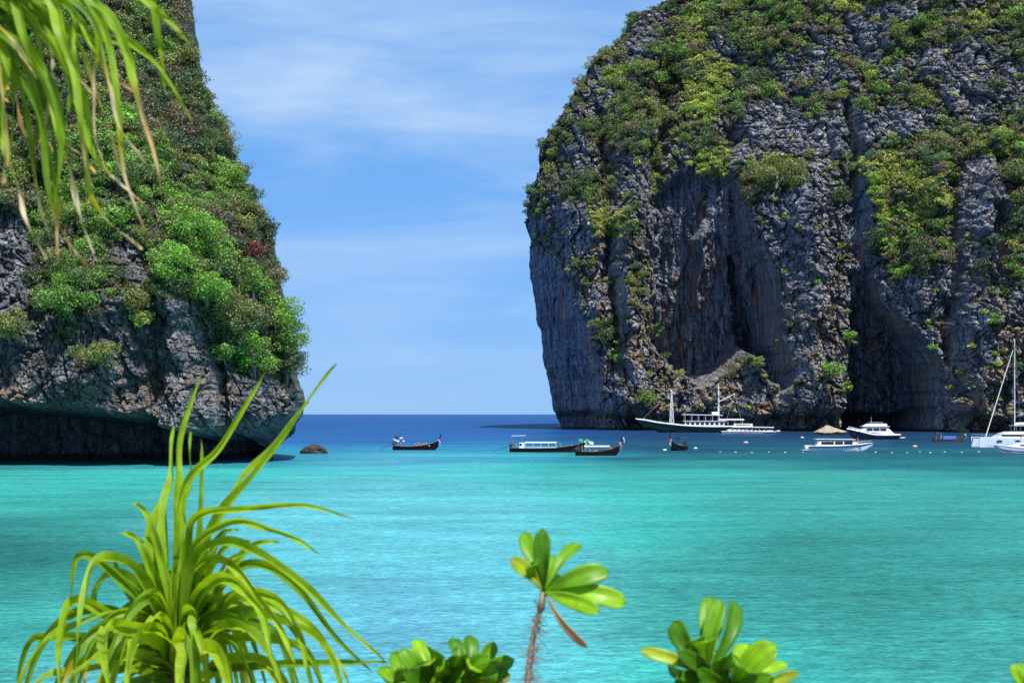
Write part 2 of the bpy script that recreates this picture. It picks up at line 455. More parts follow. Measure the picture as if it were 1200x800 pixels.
# ---- right cliff -------------------------------------------------
def build_right():
    sil = [(560, 700), (512, 664), (500, 660), (480, 650), (450, 643), (400, 636), (360, 628), (310, 620), (260, 618), (225, 622), (165, 640), (145, 655), (110, 672), (80, 690), (62, 708), (45, 730), (22, 744), (14, 775), (8, 806), (-10, 832), (-60, 870), (-140, 930), (-400, 1000)]
    rows = np.concatenate([np.arange(-4, 262, .43), [264, 268, 275, 285]])
    lean = lambda z: np.interp(z, [0, 60, 110, 300], [0, 6, 18, 140])
    ek = 1 - .72 * sstep(95, 175, rows)
    ys = 703 + 77 * ek + lean(rows)
    py = 485 - FPX * (rows - CAM_H) / ys
    spx = np.array([s[1] for s in sil])[np.argsort([s[0] for s in sil])]; spy = np.sort([s[0] for s in sil])
    XL = (np.interp(py, spy, spx) - 600) / FPX * ys
    XL = XL + 1.6 * fbm(rows / 6, rows * 0 + 3.3, 9, 4) + 2.5 * fbm(rows / 20, rows * 0 + 7.7, 10, 2) * sstep(70, 110, rows)
    off = np.concatenate([np.linspace(0, 1, 12) ** 2 * 2.5, np.arange(2.8, 34, .32), np.arange(34, 262, .40), np.arange(264, 330, 3.0)])
    X = XL[:, None] + off[None, :]
    Z = np.repeat(rows[:, None], len(off), 1)
    Kx = [0, 42, 84, 121, 155, 188, 218, 286, 500]; Ky = [705, 700, 690, 668, 645, 622, 604, 585, 570]
    edge = 80 * np.clip(1 - off / 30, 0, 1) ** 1.6
    Y = np.interp(X, Kx, Ky) + edge[None, :] * ek[:, None] + lean(Z)
    px = 600 + FPX * X / Y; pyy = 485 - FPX * (Z - CAM_H) / Y
    wpx = px + 9 * fbm(X / 12, Z / 12, 41, 4, .6); wpy = pyy + 9 * fbm(X / 12, Z / 12, 42, 4, .6)
    # hanging walls
    strip = pmask(wpx, wpy, [(600, 285), (648, 300), (664, 340), (684, 395), (698, 440), (704, 510), (600, 510)], 7)
    A = pmask(wpx, wpy, [(766, 232), (800, 200), (835, 205), (862, 205), (880, 270), (905, 330), (916, 400), (908, 425), (880, 408), (850, 436), (822, 452), (800, 432), (772, 410)], 9)
    B = pmask(wpx, wpy, [(994, 215), (1012, 210), (1016, 300), (1036, 350), (1075, 385), (1100, 430), (1112, 520), (992, 520), (996, 430), (1004, 380), (1002, 300)], 5)
    Cc = pmask(wpx, wpy, [(868, 300), (884, 330), (912, 400), (928, 440), (915, 455), (895, 430), (880, 380)], 6)
    D = pmask(wpx, wpy, [(1162, 235), (1176, 235), (1185, 300), (1178, 345), (1160, 330)], 6)
    wall = np.clip(strip + A + B + Cc + .8 * D, 0, 1)
    wsoft = np.clip(strip + A ** 2 + .6 * B ** 3 + Cc ** 2 + .5 * D, 0, 1)
    push = A * (12 + 42 * np.clip((pyy - 205) / 215, 0, 1)) + B * (8 + 58 * np.clip((pyy - 315) / 190, 0, 1) ** .8) + Cc * 22 + D * 12
    push = push + strip * 16 * np.clip((pyy - 300) / 200, 0, 1)
    # big buttresses and bays of the open faces
    def ridge_line(pts, w, amp):
        lx = np.interp(pyy, [p[1] for p in pts], [p[0] for p in pts])
        d = (wpx - lx) / w
        vis = sstep(pts[0][1] - 12, pts[0][1] + 12, pyy) * (1 - sstep(pts[-1][1] - 12, pts[-1][1] + 12, pyy))
        return 1.5 * amp * np.exp(-d * d) * vis
    push = push - ridge_line([(760, 60), (745, 200), (735, 330), (740, 480)], 16, 9)
    push = push + ridge_line([(705, 120), (712, 250), (725, 440)], 9, 7) + ridge_line([(783, 40), (776, 130), (770, 235)], 8, 10)
    push = push - ridge_line([(830, 260), (822, 350)], 6, 12)
    push = push - ridge_line([(945, 190), (950, 330), (940, 480)], 26, 8)
    push = push + ridge_line([(995, 120), (1003, 220)], 8, 10) + ridge_line([(860, 150), (852, 205)], 10, 9)
    pw = np.interp(pyy, [180, 200, 260, 330, 520], [3, 7, 26, 30, 30])
    push = push - 11 * np.clip(1.2 - np.abs(wpx - np.interp(pyy, [180, 500], [1157, 1143])) / pw, 0, 1) * sstep(182, 200, pyy) + ridge_line([(1122, 200), (1118, 330), (1112, 420)], 7, 6)
    push = push - ridge_line([(1090, 190), (1100, 250)], 14, 6) + ridge_line([(1184, 110), (1178, 200)], 7, 4)
    push = push - ridge_line([(880, 300), (890, 440)], 10, 5)
    # caves at the water line
    base_z = 7.0 + 3.0 * fbm(X / 22, X * 0, 51, 3)
    cut = 1 - sstep(-2.5, 2.0, Z - base_z)
    push = push + cut * 13
    rel = rock_relief(X, Z, 1.0)
    flute = 1.6 * (ridged(X / 3.4, Z / 40, 61, 4) - .5) + 2.5 * fbm(X / 9, Z / 50, 62, 3)
    soft = wsoft
    Y = Y + push - rel * (1 - .60 * soft) - flute * soft * 1.5
    sgn = np.clip(1 - off / 26, 0, 1)[None, :]
    X2 = X - rel * .20 * sgn * (1 - .6 * soft)
    G = np.stack([X2, Y, Z], -1)
    # attributes
    nrm = face_norm(np.stack([blur(G[..., i], 4) for i in range(3)], -1))
    nz = np.abs(nrm[..., 2]) * np.sign(-nrm[..., 1] * nrm[..., 2] + 1e-9)
    nyup = nrm[..., 2] * np.sign(-nrm[..., 1])
    ppx, ppy = proj(G)
    vn1 = fbm(X / 16, Z / 16, 81, 5, .6)
    dens = np.interp(ppy, [-100, 60, 130, 210, 300, 420, 500], [.75, .36, .12, .02, -.12, -.2, -.4])
    def reg(poly, v, s=12): return v * pmask(ppx, ppy, poly, s)
    dens = dens + reg([(610, 120), (760, 60), (770, 230), (740, 300), (640, 300), (612, 240)], .28)
    dens = dens + reg([(690, 300), (760, 300), (745, 420), (700, 420)], .25)
    dens = dens + reg([(862, 190), (950, 180), (940, 215), (868, 245)], 1.2, 6)
    dens = dens + reg([(1000, 165), (1060, 160), (1190, 150), (1200, 215), (1120, 235), (1105, 270), (1060, 350), (1030, 310), (1025, 235)], .8, 9)
    dens = dens + reg([(1165, 225), (1210, 200), (1210, 340), (1185, 320)], .6) + reg([(1070, 260), (1100, 240), (1120, 330), (1075, 330)], .5)
    dens = dens - reg([(880, 130), (1000, 95), (1050, 130), (1040, 170), (990, 190), (940, 195), (960, 330), (900, 300), (850, 190)], .38)
    dens = dens - reg([(1100, 60), (1200, 20), (1200, 130), (1110, 150)], .5) - reg([(1130, 185), (1185, 185), (1190, 260), (1120, 260)], 1.2, 6)
    dens = dens - reg([(735, 25), (790, 20), (785, 60), (740, 90)], .5) - reg([(668, 120), (710, 110), (715, 190), (675, 200)], .35)
    dens = dens - .08 + 1.45 * vn1 + .75 * (nyup - .25) - 1.6 * wall - 1.5 * cut
    veg = sstep(-.05, .35, dens)
    tan = np.interp(ppy, [0, 250, 400, 500], [.05, .12, .5, .75]) + reg([(690, 270), (770, 300), (760, 420), (700, 400)], .35) - reg([(900, 200), (1000, 200), (1000, 330), (900, 330)], .2) + reg([(1110, 420), (1200, 400), (1200, 500), (1130, 500)], .45)
    # closed body: back contour + cap
    nr, nf = X.shape
    bk = []
    for (dx, yy) in ((6, 870), (25, 960), (80, 1060), (180, 1120), (320, 1080), (410, 940), (410, 760)):
        bk.append(np.stack([XL + dx, np.full(nr, float(yy)) + lean(rows), rows], -1))
    back = np.stack(bk[::-1], 1)
    full = np.concatenate([back, G], 1)       # columns run: right-back ... left-back, front left ... front right (wraps)
    z0 = full[-1:].copy(); cen = np.array([260, 880, 300.0])
    cap = np.concatenate([cen + (z0 - cen) * s + np.array([0, 0, (1 - s) * 8]) for s in (.8, .5, .2, .01)], 0)
    full = np.concatenate([full, cap], 0)
    NR, NC = full.shape[:2]
    def ext(a, v=0.0):
        o = np.full((NR, NC), v); o[:nr, back.shape[1]:] = a; return o
    mat = rock_mat('limestone_far', 1.0)
    o = np_mesh('limestone_cliff', full.reshape(-1, 3), grid_faces(NR, NC, True), mat, attrs={'veg': ext(veg, .8), 'wall': ext(wall), 'tan': ext(np.clip(tan, 0, 1))})
    tag(o, 'tall grey limestone cliff with scrub on top and streaked overhanging walls', 'cliff', kind='structure')
    return dict(G=G, n=nrm, dens=dens, veg=veg, px=ppx, py=ppy, wall=wall)
RC = build_right()

# ---- left cliff --------------------------------------------------
def build_left():
    sil = [(-300, 150), (-100, 195), (0, 212), (60, 219), (90, 226), (120, 243), (150, 256), (180, 268), (215, 284), (245, 300), (270, 312), (300, 314), (330, 322), (360, 332), (400, 338), (440, 340), (455, 346), (470, 350), (490, 343), (510, 326), (525, 306), (537, 300), (560, 296)]
    rows = np.concatenate([np.arange(-1.5, 97, .155), [97.5, 99, 102, 106]])
    lean = lambda z: np.interp(z, [0, 24, 45, 100], [0, 2, 10, 38])
    ys = 240 + lean(rows)
    py = 485 - FPX * (rows - CAM_H) / ys
    XR = (np.interp(py, [s[0] for s in sil], [s[1] for s in sil]) - 600) / FPX * ys
    XR = XR + .5 * fbm(rows / 2.5, rows * 0 + 8.3, 19, 4)
    off = np.concatenate([np.linspace(0, 1, 12) ** 2 * 1.0, np.arange(1.12, 62, .135), np.arange(62, 110, 1.5)])
    X = XR[:, None] - off[None, :]
    Z = np.repeat(rows[:, None], len(off), 1)
    edge = 24 * np.clip(1 - off / 16, 0, 1) ** 1.7
    Y = 215 + edge[None, :] + lean(Z) + 0 * X
    px = 600 + FPX * X / Y; pyy = 485 - FPX * (Z - CAM_H) / Y
    wpx = px + 9 * fbm(X / 4, Z / 4, 141, 4, .6); wpy = pyy + 8 * fbm(X / 4, Z / 4, 142, 4, .6)
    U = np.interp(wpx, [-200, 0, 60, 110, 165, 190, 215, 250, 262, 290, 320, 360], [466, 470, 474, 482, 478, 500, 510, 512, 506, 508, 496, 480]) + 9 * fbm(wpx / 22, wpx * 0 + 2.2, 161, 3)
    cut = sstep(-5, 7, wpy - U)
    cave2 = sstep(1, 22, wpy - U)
    def rl(pts, w, amp):
        lx = np.interp(pyy, [p[1] for p in pts], [p[0] for p in pts])
        d = (wpx - lx) / w
        vis = sstep(pts[0][1] - 12, pts[0][1] + 12, pyy) * (1 - sstep(pts[-1][1] - 12, pts[-1][1] + 12, pyy))
        return amp * np.exp(-d * d) * vis
    push = cut * 7 + cave2 * 24 * (1 - .5 * sstep(250, 300, wpx))
    push = push + rl([(172, 300), (180, 380), (172, 500)], 13, 3.5) - rl([(205, 345), (212, 430), (215, 510)], 16, 2.6) + rl([(255, 400), (262, 520)], 7, 4.0)
    push = push - rl([(300, 430), (310, 500)], 26, 2.4) - rl([(110, 250), (100, 460)], 40, 2.5) + rl([(40, 200), (48, 330)], 16, 3)
    push = push - rl([(240, 240), (250, 380)], 40, 2.5) + 3.2 * fbm(X / 9, Z / 7, 151, 3)
    rel = rock_relief(X + 500, Z, .36)
    Y = Y + push - rel * (1 - .45 * cut)
    sgn = np.clip(1 - off / 12, 0, 1)[None, :]
    X2 = X + rel * .25 * sgn
    G = np.stack([X2, Y, Z], -1)
    nrm = face_norm(np.stack([blur(G[..., i], 5) for i in range(3)], -1))
    nyup = nrm[..., 2] * np.sign(-nrm[..., 1])
    nrm = nrm * np.sign(-nrm[..., 1:2])
    ppx, ppy = proj(G)
    def reg(poly, v, s=10): return v * pmask(ppx, ppy, poly, s)
    vn1 = fbm(X / 5, Z / 5, 181, 5, .6)
    dens = np.interp(ppy, [-100, 250, 340, 400, 440, 460], [.75, .62, .5, .2, -.1, -.5])
    dens = dens - reg([(-40, 385), (60, 395), (100, 440), (150, 435), (165, 380), (195, 345), (225, 360), (240, 410), (260, 445), (300, 460), (360, 462), (345, 545), (-40, 545)], .9, 8)
    dens = dens - reg([(-30, 235), (25, 250), (40, 290), (35, 350), (15, 372), (-30, 375)], 1.3, 7) - reg([(130, 285), (180, 290), (175, 335), (135, 335)], .6)
    dens = dens + reg([(190, 240), (330, 250), (360, 400), (345, 455), (240, 430), (190, 340)], .5)
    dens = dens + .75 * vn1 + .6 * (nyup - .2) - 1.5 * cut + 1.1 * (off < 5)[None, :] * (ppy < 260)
    veg = sstep(-.05, .35, dens)
    tan = np.interp(ppy, [0, 380, 440, 475], [.0, .0, .25, .6]) + 0 * X
    nr = len(rows)
    bk = [np.stack([XR - dx, np.full(nr, float(yy)) + lean(rows), rows], -1) for dx, yy in ((2, 262), (12, 285), (40, 310), (90, 315), (135, 290), (140, 240))]
    back = np.stack(bk, 1)
    full = np.concatenate([G, back[:, ::-1]], 1)
    z0 = full[-1:].copy(); cen = np.array([-135, 275, 110.0])
    cap = np.concatenate([cen + (z0 - cen) * s + np.array([0, 0, (1 - s) * 3]) for s in (.8, .5, .2, .01)], 0)
    full = np.concatenate([full, cap], 0)
    NR, NC = full.shape[:2]
    def ext(a, v=0.0):
        o = np.full((NR, NC), v); o[:nr, :G.shape[1]] = a; return o
    mat = rock_mat('limestone_near', 2.6, (.036, .040, .050), (.16, .165, .185), (.46, .46, .475))
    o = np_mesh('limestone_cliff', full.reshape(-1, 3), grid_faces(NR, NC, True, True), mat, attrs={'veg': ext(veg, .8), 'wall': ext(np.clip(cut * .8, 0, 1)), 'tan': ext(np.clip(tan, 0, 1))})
    tag(o, 'bush covered limestone headland with a dark undercut at the water', 'cliff', kind='structure')
    return dict(G=G, n=nrm, dens=dens, veg=veg, px=ppx, py=ppy, wall=cut)
LC = build_left()
RC['n'] = RC['n'] * np.sign(-RC['n'][..., 1:2])

# ------------------------------------------------------------------ foliage
FOL = foliage_mat('leaf_clumps', .28, .05, .5, .22, 1.2)
BARK = simple('bark', (.17, .14, .11), .9, var=.3, vscale=4, bump=.5)

def leaf_quads(C, Nn, size, asp=.62, jit=.75):
    "rhombic leaf clumps centred at C, facing roughly along Nn"
    n = len(C)
    nn = Nn + jit * rng.normal(size=(n, 3)); nn /= np.linalg.norm(nn, axis=1, keepdims=True) + 1e-9
    t = np.cross(nn, rng.normal(size=(n, 3))); t /= np.linalg.norm(t, axis=1, keepdims=True) + 1e-9
    b = np.cross(nn, t)
    s = (size * rng.uniform(.6, 1.35, n))[:, None] if np.isscalar(size) else (size * rng.uniform(.6, 1.35, n))[:, None]
    bend = nn * s * .22
    V = np.stack([C - t * s - bend, C - b * s * asp, C + t * s - bend, C + b * s * asp], 1).reshape(-1, 3)
    F = np.arange(4 * n).reshape(n, 4)
    return V, F

PAL = dict(
    olive=(.165, .190, .036), dark=(.060, .105, .024), mid=(.115, .235, .022), bright=(.150, .325, .022), yellow=(.28, .35, .045),
    dry=(.17, .135, .085), brown=(.10, .075, .050), red=(.16, .045, .040), grass=(.32, .34, .07), blueg=(.040, .085, .040))

def scrub(S, name, label, n_b, rad, leaf, per, pal, wts, seedmask, density_pow=1.0, lift=.40, flat=.62, area_ok=None):
    "bushes scattered over the cliff where plants hold, all one mass"
    w = np.clip(S['dens'] + .01, 0, 1.2) ** density_pow * seedmask
    w = w * (S['wall'] < .5) * (S['px'] > -60) * (S['px'] < 1290) * (S['py'] > -60) * (S['py'] < 520)
    w = w.ravel() / w.sum()
    idx = rng.choice(len(w), n_b, p=w)
    C = S['G'].reshape(-1, 3)[idx]; Nn = S['n'].reshape(-1, 3)[idx]
    r = rad * np.exp(rng.normal(0, .5, n_b)).clip(.4, 2.6)
    # colour of each bush follows patches on the slope
    f1 = fbm(C[:, 0] / (rad * 9) + 40, C[:, 2] / (rad * 9), 200, 3) + .35 * rng.normal(size=n_b) * .6
    keys = np.array([PAL[k] for k in pal]); cw = np.cumsum(wts) / np.sum(wts)
    q = np.argsort(np.argsort(f1)) / n_b
    bc = keys[np.searchsorted(cw, np.clip(q, 0, .999))] * np.exp(rng.normal(0, .22, (n_b, 1)))
    out = Nn * .6 + np.array([0, -.25, .65]); out /= np.linalg.norm(out, axis=1, keepdims=True)
    C = C + out * r[:, None] * lift
    cnt = np.maximum(8, (per * (r / rad) ** 1.8)).astype(int)
    rep = np.repeat(np.arange(n_b), cnt); n = len(rep)
    d = rng.normal(size=(n, 3)); d /= np.linalg.norm(d, axis=1, keepdims=True)
    # lobes make an uneven outline
    lob = 1 + .35 * np.sin(d[:, 0] * 5 + rep * 1.7) * np.sin(d[:, 2] * 4 + rep * 2.3)
    rad_l = r[rep] * rng.uniform(.55, 1.0, n) * lob
    pos = C[rep] + d * rad_l[:, None] * np.array([1, 1, flat])
    V, F = leaf_quads(pos, d, leaf)
    c = bc[rep] * np.exp(rng.normal(0, .13, (n, 1)))
    o = np_mesh(name, V, F, FOL, col=np.repeat(c, 4, 0))
    tag(o, label, 'scrub', kind='stuff')
    return o

def inpoly(S, polys, soft=6):
    m = 0
    for p in polys: m = np.maximum(m, pmask(S['px'], S['py'], p, soft))
    return m
GR = inpoly(RC, [[(1005, 190), (1060, 182), (1100, 215), (1112, 238), (1080, 262), (1056, 290), (1048, 330), (1036, 290), (1030, 240)], [(800, 68), (850, 70), (858, 100), (830, 135), (800, 130)], [(692, 246), (735, 250), (730, 275), (700, 272)], [(790, 15), (830, 5), (830, 45), (800, 45)], [(820,180),(850,170),(845,215),(815,215)]], 8)
one = np.ones_like(RC['dens'])
scrub(RC, 'cliff_scrub', 'dark green and olive scrub clinging to the tall right hand cliff', 4300, 2.0, .36, 112, ['dark', 'blueg', 'mid', 'olive', 'dry', 'dark', 'mid', 'olive', 'yellow'], [2.6, 1.6, 1.6, 2.2, 1.8, 1.4, 1.2, 1.4, .6], np.clip(one - .97 * GR, 0, 1), 1.6)
GRS = dict(RC); GRS['dens'] = GR * (RC['wall'] < .3)
scrub(GRS, 'cliff_grass', 'pale yellow green grass slopes high on the tall cliff', 4200, 1.1, .40, 34, ['grass', 'yellow', 'bright', 'dry'], [3, 3, 1.2, 1.2], one, 1.0, .25, .55)
scrub(LC, 'headland_scrub', 'mixed green and dry brown scrub covering the left headland', 3500, 1.05, .165, 165, ['dark', 'blueg', 'brown', 'olive', 'dry', 'mid', 'olive', 'dark', 'mid', 'bright'], [2.4, 1.2, .8, 1.6, 1.0, 1.7, 1.2, 1.3, 1.6, .6], np.ones_like(LC['dens']), 1.0)

def bm_tube(bm, pts, rads, seg=6):
    rings = []
    for i, p in enumerate(pts):
        p = Vector(p)
        a = Vector(pts[max(i - 1, 0)]); b = Vector(pts[min(i + 1, len(pts) - 1)])
        d = (b - a).normalized()
        u = d.cross(Vector((0, 0, 1)) if abs(d.z) < .9 else Vector((1, 0, 0))).normalized(); v = d.cross(u)
        rings.append([bm.verts.new(p + (u * math.cos(2 * math.pi * k / seg) + v * math.sin(2 * math.pi * k / seg)) * rads[i]) for k in range(seg)])
    for a, b in zip(rings, rings[1:]):
        for k in range(seg):
            bm.faces.new((a[k], a[(k + 1) % seg], b[(k + 1) % seg], b[k]))
    try:
        bm.faces.new(rings[0][::-1]); bm.faces.new(rings[-1])
    except Exception: pass

def bm_obj(name, bm, mats, parent=None, smooth=False):
    me = bpy.data.meshes.new(name)
    bmesh.ops.recalc_face_normals(bm, faces=bm.faces)
    bm.to_mesh(me); bm.free()
    if smooth:
        me.polygons.foreach_set('use_smooth', [True] * len(me.polygons))
    return link_mesh(name, me, mats, parent)

def surf(S, px, py):
    d = (S['px'] - px) ** 2 + (S['py'] - py) ** 2
    # nearest to the viewer among the hits
    m = d < 9
    if m.any():
        Y = np.where(m, S['G'][..., 1], 1e9); k = np.argmin(Y)
    else: k = np.argmin(d)
    return Vector(S['G'].reshape(-1, 3)[k]), Vector(S['n'].reshape(-1, 3)[k])

def cliff_tree(name, label, cat, S, px, py, rpx, key, leaf, n_leaf, group=None, flat=.8, blobs=16, trunk_drop=.9):
    p, n = surf(S, px, py)
    rad = rpx * p.y / FPX
    c = p + Vector((0, -rad * .85, 0)) + Vector((n.x, 0, 0)) * rad * .2
    base = surf(S, px, py + rpx * trunk_drop)[0] + Vector((0, .3, 0))
    root = empty(name, base)
    tag(root, label, cat, group)
    cl = c - base
    bm = bmesh.new()
    bend = Vector((random.uniform(-.2, .2) * rad, -.25 * rad, 0))
    pts = [Vector((0, .3, 0)), cl * .35 + bend * .5, cl * .7 + bend * .5, cl]
    t0 = rad * .07
    bm_tube(bm, pts, [t0 * 1.3, t0, t0 * .8, t0 * .5], 7)
    for k in range(7):
        a = random.uniform(0, 6.28); s = pts[1].lerp(pts[3], random.random())
        e = cl + Vector((math.cos(a) * rad * .75, math.sin(a) * rad * .5 - rad * .1, random.uniform(-.1, .7) * rad * flat))
        bm_tube(bm, [s, s.lerp(e, .5) + Vector((0, 0, -.08 * rad)), e], [t0 * .5, t0 * .32, t0 * .12], 5)
    bm_obj('trunk', bm, BARK, root)
    # crown: blobs of leaf clumps with gaps between
    bc = rng.normal(size=(blobs, 3)); bc /= np.linalg.norm(bc, axis=1, keepdims=True)
    bc *= (rng.uniform(.25, .95, blobs))[:, None] * rad * np.array([random.uniform(.9, 1.25), .8, flat * random.uniform(.85, 1.15)])
    br = rng.uniform(.16, .42, blobs) * rad
    w = br ** 2 / (br ** 2).sum()
    bi = rng.choice(blobs, n_leaf, p=w)
    d = rng.normal(size=(n_leaf, 3)); d[:, 2] += .35; d /= np.linalg.norm(d, axis=1, keepdims=True)
    pos = bc[bi] + d * (br[bi] * rng.uniform(.55, 1.08, n_leaf))[:, None] * np.array([1, 1, .8]) + np.array(cl)
    V, F = leaf_quads(pos, d, leaf)
    col = np.array(PAL[key]) * np.exp(rng.normal(0, .20, (n_leaf, 1))) * np.exp(rng.normal(0, .16, (blobs, 1)))[bi]
    np_mesh('crown', V, F, FOL, root, col=np.repeat(col, 4, 0))
    return root

def dead_branches(S, n):
    w = np.clip(S['dens'], 0, 1) * (S['px'] > 60) * (S['px'] < 345) * (S['py'] > -20) * (S['py'] < 450)
    idx = rng.choice(w.size, n, p=(w / w.sum()).ravel())
    G = S['G'].reshape(-1, 3); bm = bmesh.new()
    for i in idx:
        p = Vector(G[i]) + Vector((0, -.3, .2)); L = random.uniform(1.2, 2.8)
        d = Vector((random.gauss(.15, .5), -random.uniform(.3, .9), random.uniform(.1, 1.0))).normalized()
        q = p + d * L * .5 + Vector((0, 0, random.uniform(-.2, .2))); e = p + d * L + Vector((random.gauss(0, .25), 0, random.uniform(-.5, .3)))
        bm_tube(bm, [p, q, e], [.055, .04, .015], 4)
        for f in range(4):
            a = p.lerp(q, random.random()) if f < 1 else q.lerp(e, random.random())
            b = a + (d + Vector((random.gauss(0, .8), random.gauss(0, .4), random.gauss(.2, .7)))).normalized() * L * random.uniform(.2, .45)
            bm_tube(bm, [a, a.lerp(b, .5) + Vector((0, 0, .06)), b], [.028, .02, .008], 3)
    o = bm_obj('bare_branches', bm, simple('dead_wood', (.36, .32, .27), .9, var=.3), None)
    tag(o, 'pale bare branches sticking out of the scrub on the left headland', 'branches', kind='stuff')
dead_branches(LC, 330)
LT = [
 ('leafy_tree', 'bright green tree highest of the bright ones on the left headland', 228, 272, 30, 'bright', 'tree'),
 ('leafy_tree', 'bright green tree left of the red bush on the left headland', 252, 298, 27, 'bright', 'tree'),
 ('leafy_tree', 'bright green tree at the left end of the bright clump, above the grey rock rib', 203, 308, 27, 'bright', 'tree'),
 ('leafy_tree', 'bright green tree in the middle of the bright clump on the headland', 240, 335, 28, 'bright', 'tree'),
 ('leafy_tree', 'green tree just below the red bush on the headland edge', 297, 333, 27, 'mid', 'tree'),
 ('leafy_tree', 'olive green tree in the lower middle of the headland clump', 275, 372, 28, 'olive', 'tree'),
 ('leafy_tree', 'bright green tree leaning out over the headland edge above the sea', 326, 366, 26, 'bright', 'tree'),
 ('leafy_tree', 'green tree reaching farthest right over the sea from the headland', 336, 398, 25, 'mid', 'tree'),
 ('leafy_tree', 'dark green tree hanging lowest on the headland tip', 337, 428, 21, 'dark', 'tree'),
 ('leafy_tree', 'yellow green bushy tree above the pale rock nose of the headland', 300, 415, 24, 'bright', 'tree'),
 ('leafy_bush', 'small green bush left of the rock nose, above the grey wall', 262, 412, 15, 'mid', 'bush'),
 ('red_bush', 'dull red leaved bush on the right edge of the headland', 296, 290, 17, 'red', 'bush'),
 ('leafy_bush', 'dark round bush on the headland edge above the red bush', 312, 262, 15, 'dark', 'bush'),
 ('leafy_tree', 'dark tree sticking out from the upper right edge of the headland', 258, 165, 17, 'dark', 'tree'),
 ('leafy_bush', 'large dark green bush on the grey rock at the left of the headland', 85, 352, 28, 'mid', 'bush'),
 ('leafy_bush', 'hanging olive bush in the middle of the grey rock wall', 122, 415, 21, 'olive', 'bush'),
 ('leafy_bush', 'low olive bush on the rock at the left frame edge', 22, 380, 20, 'olive', 'bush'),
 ('leafy_bush', 'small yellow green bush beside the grey rock rib', 168, 375, 14, 'yellow', 'bush'),
]
for nm, lb, x, y, r_, k_, ct in LT:
    cliff_tree(nm, lb, ct, LC, x, y, r_ * 1.15, k_, .165, int(4.6 * r_ * r_) + 300, blobs=int(14 + r_ / 1.5))
RT = [
 ('leafy_bush', 'bright green bush low on the tall cliff left of the dark cave', 967, 434, 17, 'bright', 'bush', .55),
 ('leafy_bush', 'small bright green bush under the ledge beside the dark cave', 991, 452, 8, 'bright', 'bush', 1.2),
 ('leafy_bush', 'bright green bush at the cliff corner just above the cave mouth', 994, 398, 10, 'bright', 'bush', .8),
 ('leafy_tree', 'round bright green tree near the top left shoulder of the tall cliff', 793, 57, 17, 'mid', 'tree', .95),
 ('leafy_bush', 'green bush on the pale buttress left of the streaked hollow', 722, 418, 11, 'bright', 'bush', 1.5),
 ('leafy_bush', 'green bush midway up the pale buttress edge', 766, 388, 9, 'mid', 'bush', .9),
 ('leafy_tree', 'dark green tree mass below the grass slope on the tall cliff', 1076, 300, 24, 'dark', 'tree', 1.0),
 ('leafy_bush', 'bright green bush at the foot of the grass slope', 1052, 325, 13, 'bright', 'bush', 1.0),
 ('leafy_bush', 'wide olive bush spread on a ledge right of the streaked hollow', 905, 207, 24, 'olive', 'bush', .55),
 ('leafy_bush', 'round green bush at the right frame edge of the tall cliff', 1186, 312, 13, 'mid', 'bush', 1.1),
 ('leafy_bush', 'yellow green bush perched right of the dark stone pinnacle', 1190, 178, 14, 'bright', 'bush', .7),
 ('leafy_bush', 'small green bush low on the right wall above the moored catamaran', 1165, 370, 9, 'mid', 'bush', .8),
]
for nm, lb, x, y, r_, k_, ct, fl in RT:
    cliff_tree(nm, lb, ct, RC, x, y, r_, k_, .42, int(2.8 * r_ * r_) + 150, flat=fl, blobs=14)
#@@MORE@@
# ================================================================== ROCKS IN THE WATER
def sea_rock(label, px, wl, w, h, d, seed, col, pointy=1.0):
    Y = wlY(wl); c = P(px, wl, Y)
    nu, nv = 72, 30
    th = np.linspace(0, 2 * np.pi, nu, endpoint=False); ph = np.linspace(-.5, np.pi / 2 - .02, nv)
    T, Ph = np.meshgrid(th, ph)
    rr = np.cos(Ph) ** pointy
    x = rr * np.cos(T); y = rr * np.sin(T); z = np.sin(Ph)
    n = 1 + .30 * fbm(x * 1.6 + seed, y * 1.6 + z * 1.3, seed, 4) + .16 * (ridged(x * 4 + z, y * 4 + seed, seed + 3, 4) - .5)
    V = np.stack([x * w / 2 * n, y * d / 2 * n, z * h * (1 + .25 * fbm(x * 3, y * 3, seed + 8, 3))], -1)
    a = np.arange(nu * nv).reshape(nv, nu); b = np.concatenate([a, a[:, :1]], 1)
    F = np.stack([b[:-1, :-1], b[:-1, 1:], b[1:, 1:], b[1:, :-1]], -1).reshape(-1, 4)
    o = np_mesh('sea_rock', V.reshape(-1, 3), F, simple('rock_' + str(seed), col, .85, var=.55, vscale=1.1, bump=.9))
    o.location = (c.x, Y, 0)
    tag(o, label, 'rock')
sea_rock('small dark brown rock rising from the sea beside the left headland', 368, 531, 4.9, 1.85, 4, 5, (.035, .028, .024), 1.1)
